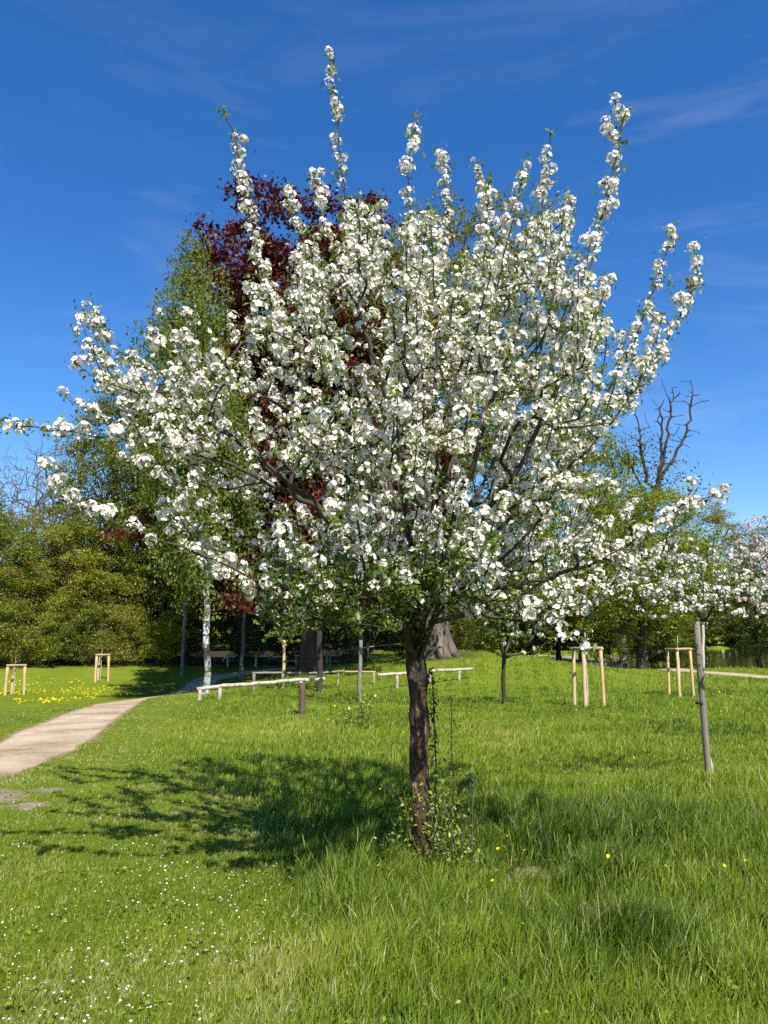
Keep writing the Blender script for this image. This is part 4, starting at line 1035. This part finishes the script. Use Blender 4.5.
# dead tree with antler-like branches
def dead_tree():
    g = ground(640, 50); rg = np.random.default_rng(77); root = thing('dead_tree', 'dead tree with bare antler-like branches against the sky at the right', 'tree', g)
    sk = Skel(); n0 = sk.node(g + (0, 0, -.4), -1, 0); t = sk.chain([g, at(642, 580, 50), at(650, 520, 50), at(656, 490, 50)], n0, 0, .5, .03, rg)
    lim = [[(663, 465, 0), (668, 430, 0), (673, 405, 0), (672, 388, 0)], [(666, 470, .3), (678, 450, .5), (688, 425, .6), (693, 395, .6)], [(660, 470, -.3), (662, 440, -.3), (660, 408, -.3)], [(648, 480, .3), (642, 455, .4), (640, 432, .4), (637, 418, .4)], [(648, 500, .3), (636, 475, .3), (624, 462, .5), (618, 450, .5)]]
    for l in lim: sk.chain([at(x, y, 50 + d) for x, y, d in l], t[-1], 0, .4, .07, rg)
    T = []
    n = len(sk.p)
    for _ in range(130):
        i = rg.integers(len(t), n); T.append(sk.p[i] + rg.normal(size=3) * (.6, .6, .6) + (0, 0, .6))
    sk.attract(T, .3, .04, rg, minL=8)
    r = sk.radii(.02, .5, .36); tm = MB(); P = np.array(sk.p)
    for ch in sk.chains(): tube(tm, P[ch], r[ch], 7 if r[ch].max() > .08 else 4, False, .05)
    tm.obj('trunk', M['bark_dark'], root, g, True)
    cm = MB(); C = np.concatenate([at(x, y, 50 + d) + rg.normal(size=(260, 3)) * (.9, .9, .6) for x, y, d in ((636, 445, .4), (645, 490, 1), (622, 470, 1), (660, 500, 1), (678, 478, 1), (630, 500, .5), (610, 455, .5), (650, 465, 1))])
    leaves(cm, C, .17, rg); cm.obj('crown', M['leaf_mid'], root, g)
dead_tree()

# far wood closing the view behind the pond and the trees: one mass nobody could count
def far_wood():
    rg = np.random.default_rng(99); m = MB(); tr = MB()
    ths = np.linspace(-62, 62, 84)
    for th in ths:
        for rr in (100, 118):
            a = R(th + rg.normal(0, .5)); d = rr + rg.normal(0, 3); x, y = math.sin(a) * d, math.cos(a) * d
            if x > .28 * y - 3 and y < 132: d *= 1.33; x, y = math.sin(a) * d, math.cos(a) * d
            z = gz(x, y); H = rg.uniform(8, 13) * (.75 if th > 18 else 1)
            if -14 < th < 18: H *= 1.2
            n = 1100; v = rg.normal(size=(n, 3)); v /= np.linalg.norm(v, axis=1)[:, None]; v *= rg.uniform(.6, 1, (n, 1))
            P = np.array([x, y, z + H * .5]) + v * (4.4, 3.5, H * .5); P += rg.normal(size=(n, 3)) * .3
            k = rg.uniform(0, 1); leaves(m, P, .75, rg, .6, .7, (k * .6, .35 + k * .6))
            tube(tr, [(x, y, z - .5), (x, y, z + H * .5)], [.25, .15], 5, False)
    o = m.obj('distant_wood', M['leaf_mid']); tag(o, 'distant mixed green wood closing the view behind the pond', 'wood', kind='stuff')
    tr.obj('trunk', M['bark_dark'], o)['kind'] = 'stuff'
far_wood()

# ------------------------------------------------------------------ light, sky, render settings
SUN_EL, SUN_AZ = 49.0, math.atan2(.37, -.93)      # azimuth measured from +Y towards +X
world = bpy.data.worlds.new('World'); scene.world = world; world.use_nodes = True
N = world.node_tree.nodes; Lk = world.node_tree.links; N.clear()
sky = N.new('ShaderNodeTexSky'); sky.sky_type = 'NISHITA'; sky.sun_disc = False
sky.sun_elevation = R(SUN_EL); sky.sun_rotation = SUN_AZ
sky.air_density = 1.0; sky.dust_density = .25; sky.ozone_density = 4.5; sky.altitude = 0
hs = N.new('ShaderNodeHueSaturation'); hs.inputs['Saturation'].default_value = 1.29; hs.inputs['Hue'].default_value = .507; hs.inputs['Value'].default_value = 1.0
Lk.new(sky.outputs[0], hs.inputs['Color'])
tc = N.new('ShaderNodeTexCoord'); mp = N.new('ShaderNodeMapping'); mp.inputs['Scale'].default_value = (1.6, 3.2, 7.0); mp.inputs['Rotation'].default_value = (0, R(-14), R(12))
Lk.new(tc.outputs['Generated'], mp.inputs[0])
n1 = texnoise(N, Lk, 1.3, 7, .62, vec=mp.outputs[0], dist=.9); n2 = texnoise(N, Lk, .9, 2, .5, vec=tc.outputs['Generated'])
cl = N.new('ShaderNodeMath'); cl.operation = 'MULTIPLY'; Lk.new(maprange(N, Lk, n1.outputs[0], .52, .95), cl.inputs[0]); Lk.new(maprange(N, Lk, n2.outputs[0], .45, .68, 0, .17), cl.inputs[1])
col = mixc(N, Lk, cl.outputs[0], hs.outputs[0], (6.5, 7.0, 8.0))
bg = N.new('ShaderNodeBackground'); bg.inputs[1].default_value = .10; Lk.new(col, bg.inputs[0])
wo = N.new('ShaderNodeOutputWorld'); Lk.new(bg.outputs[0], wo.inputs[0])
sd = bpy.data.lights.new('sun', 'SUN'); sd.energy = 4.6; sd.angle = R(.55); sd.color = (1, .955, .88)
so = bpy.data.objects.new('sun', sd); COL.objects.link(so)
dirv = Vector((math.sin(SUN_AZ) * math.cos(R(SUN_EL)), math.cos(SUN_AZ) * math.cos(R(SUN_EL)), math.sin(R(SUN_EL))))
so.rotation_euler = dirv.to_track_quat('Z', 'Y').to_euler(); so.location = dirv * 60
vs = scene.view_settings; vs.view_transform = 'Standard'; vs.look = 'None'; vs.gamma = 1; vs.use_curve_mapping = False; vs.exposure = 0.88
cy = scene.cycles; cy.max_bounces = 5; cy.diffuse_bounces = 3; cy.glossy_bounces = 2; cy.transmission_bounces = 3; cy.transparent_max_bounces = 4
cy.use_adaptive_sampling = True; cy.adaptive_threshold = .02; cy.use_denoising = False; cy.caustics_reflective = False; cy.caustics_refractive = False
cy.sample_clamp_indirect = 4
print('verts', sum(len(m.vertices) for m in bpy.data.meshes))
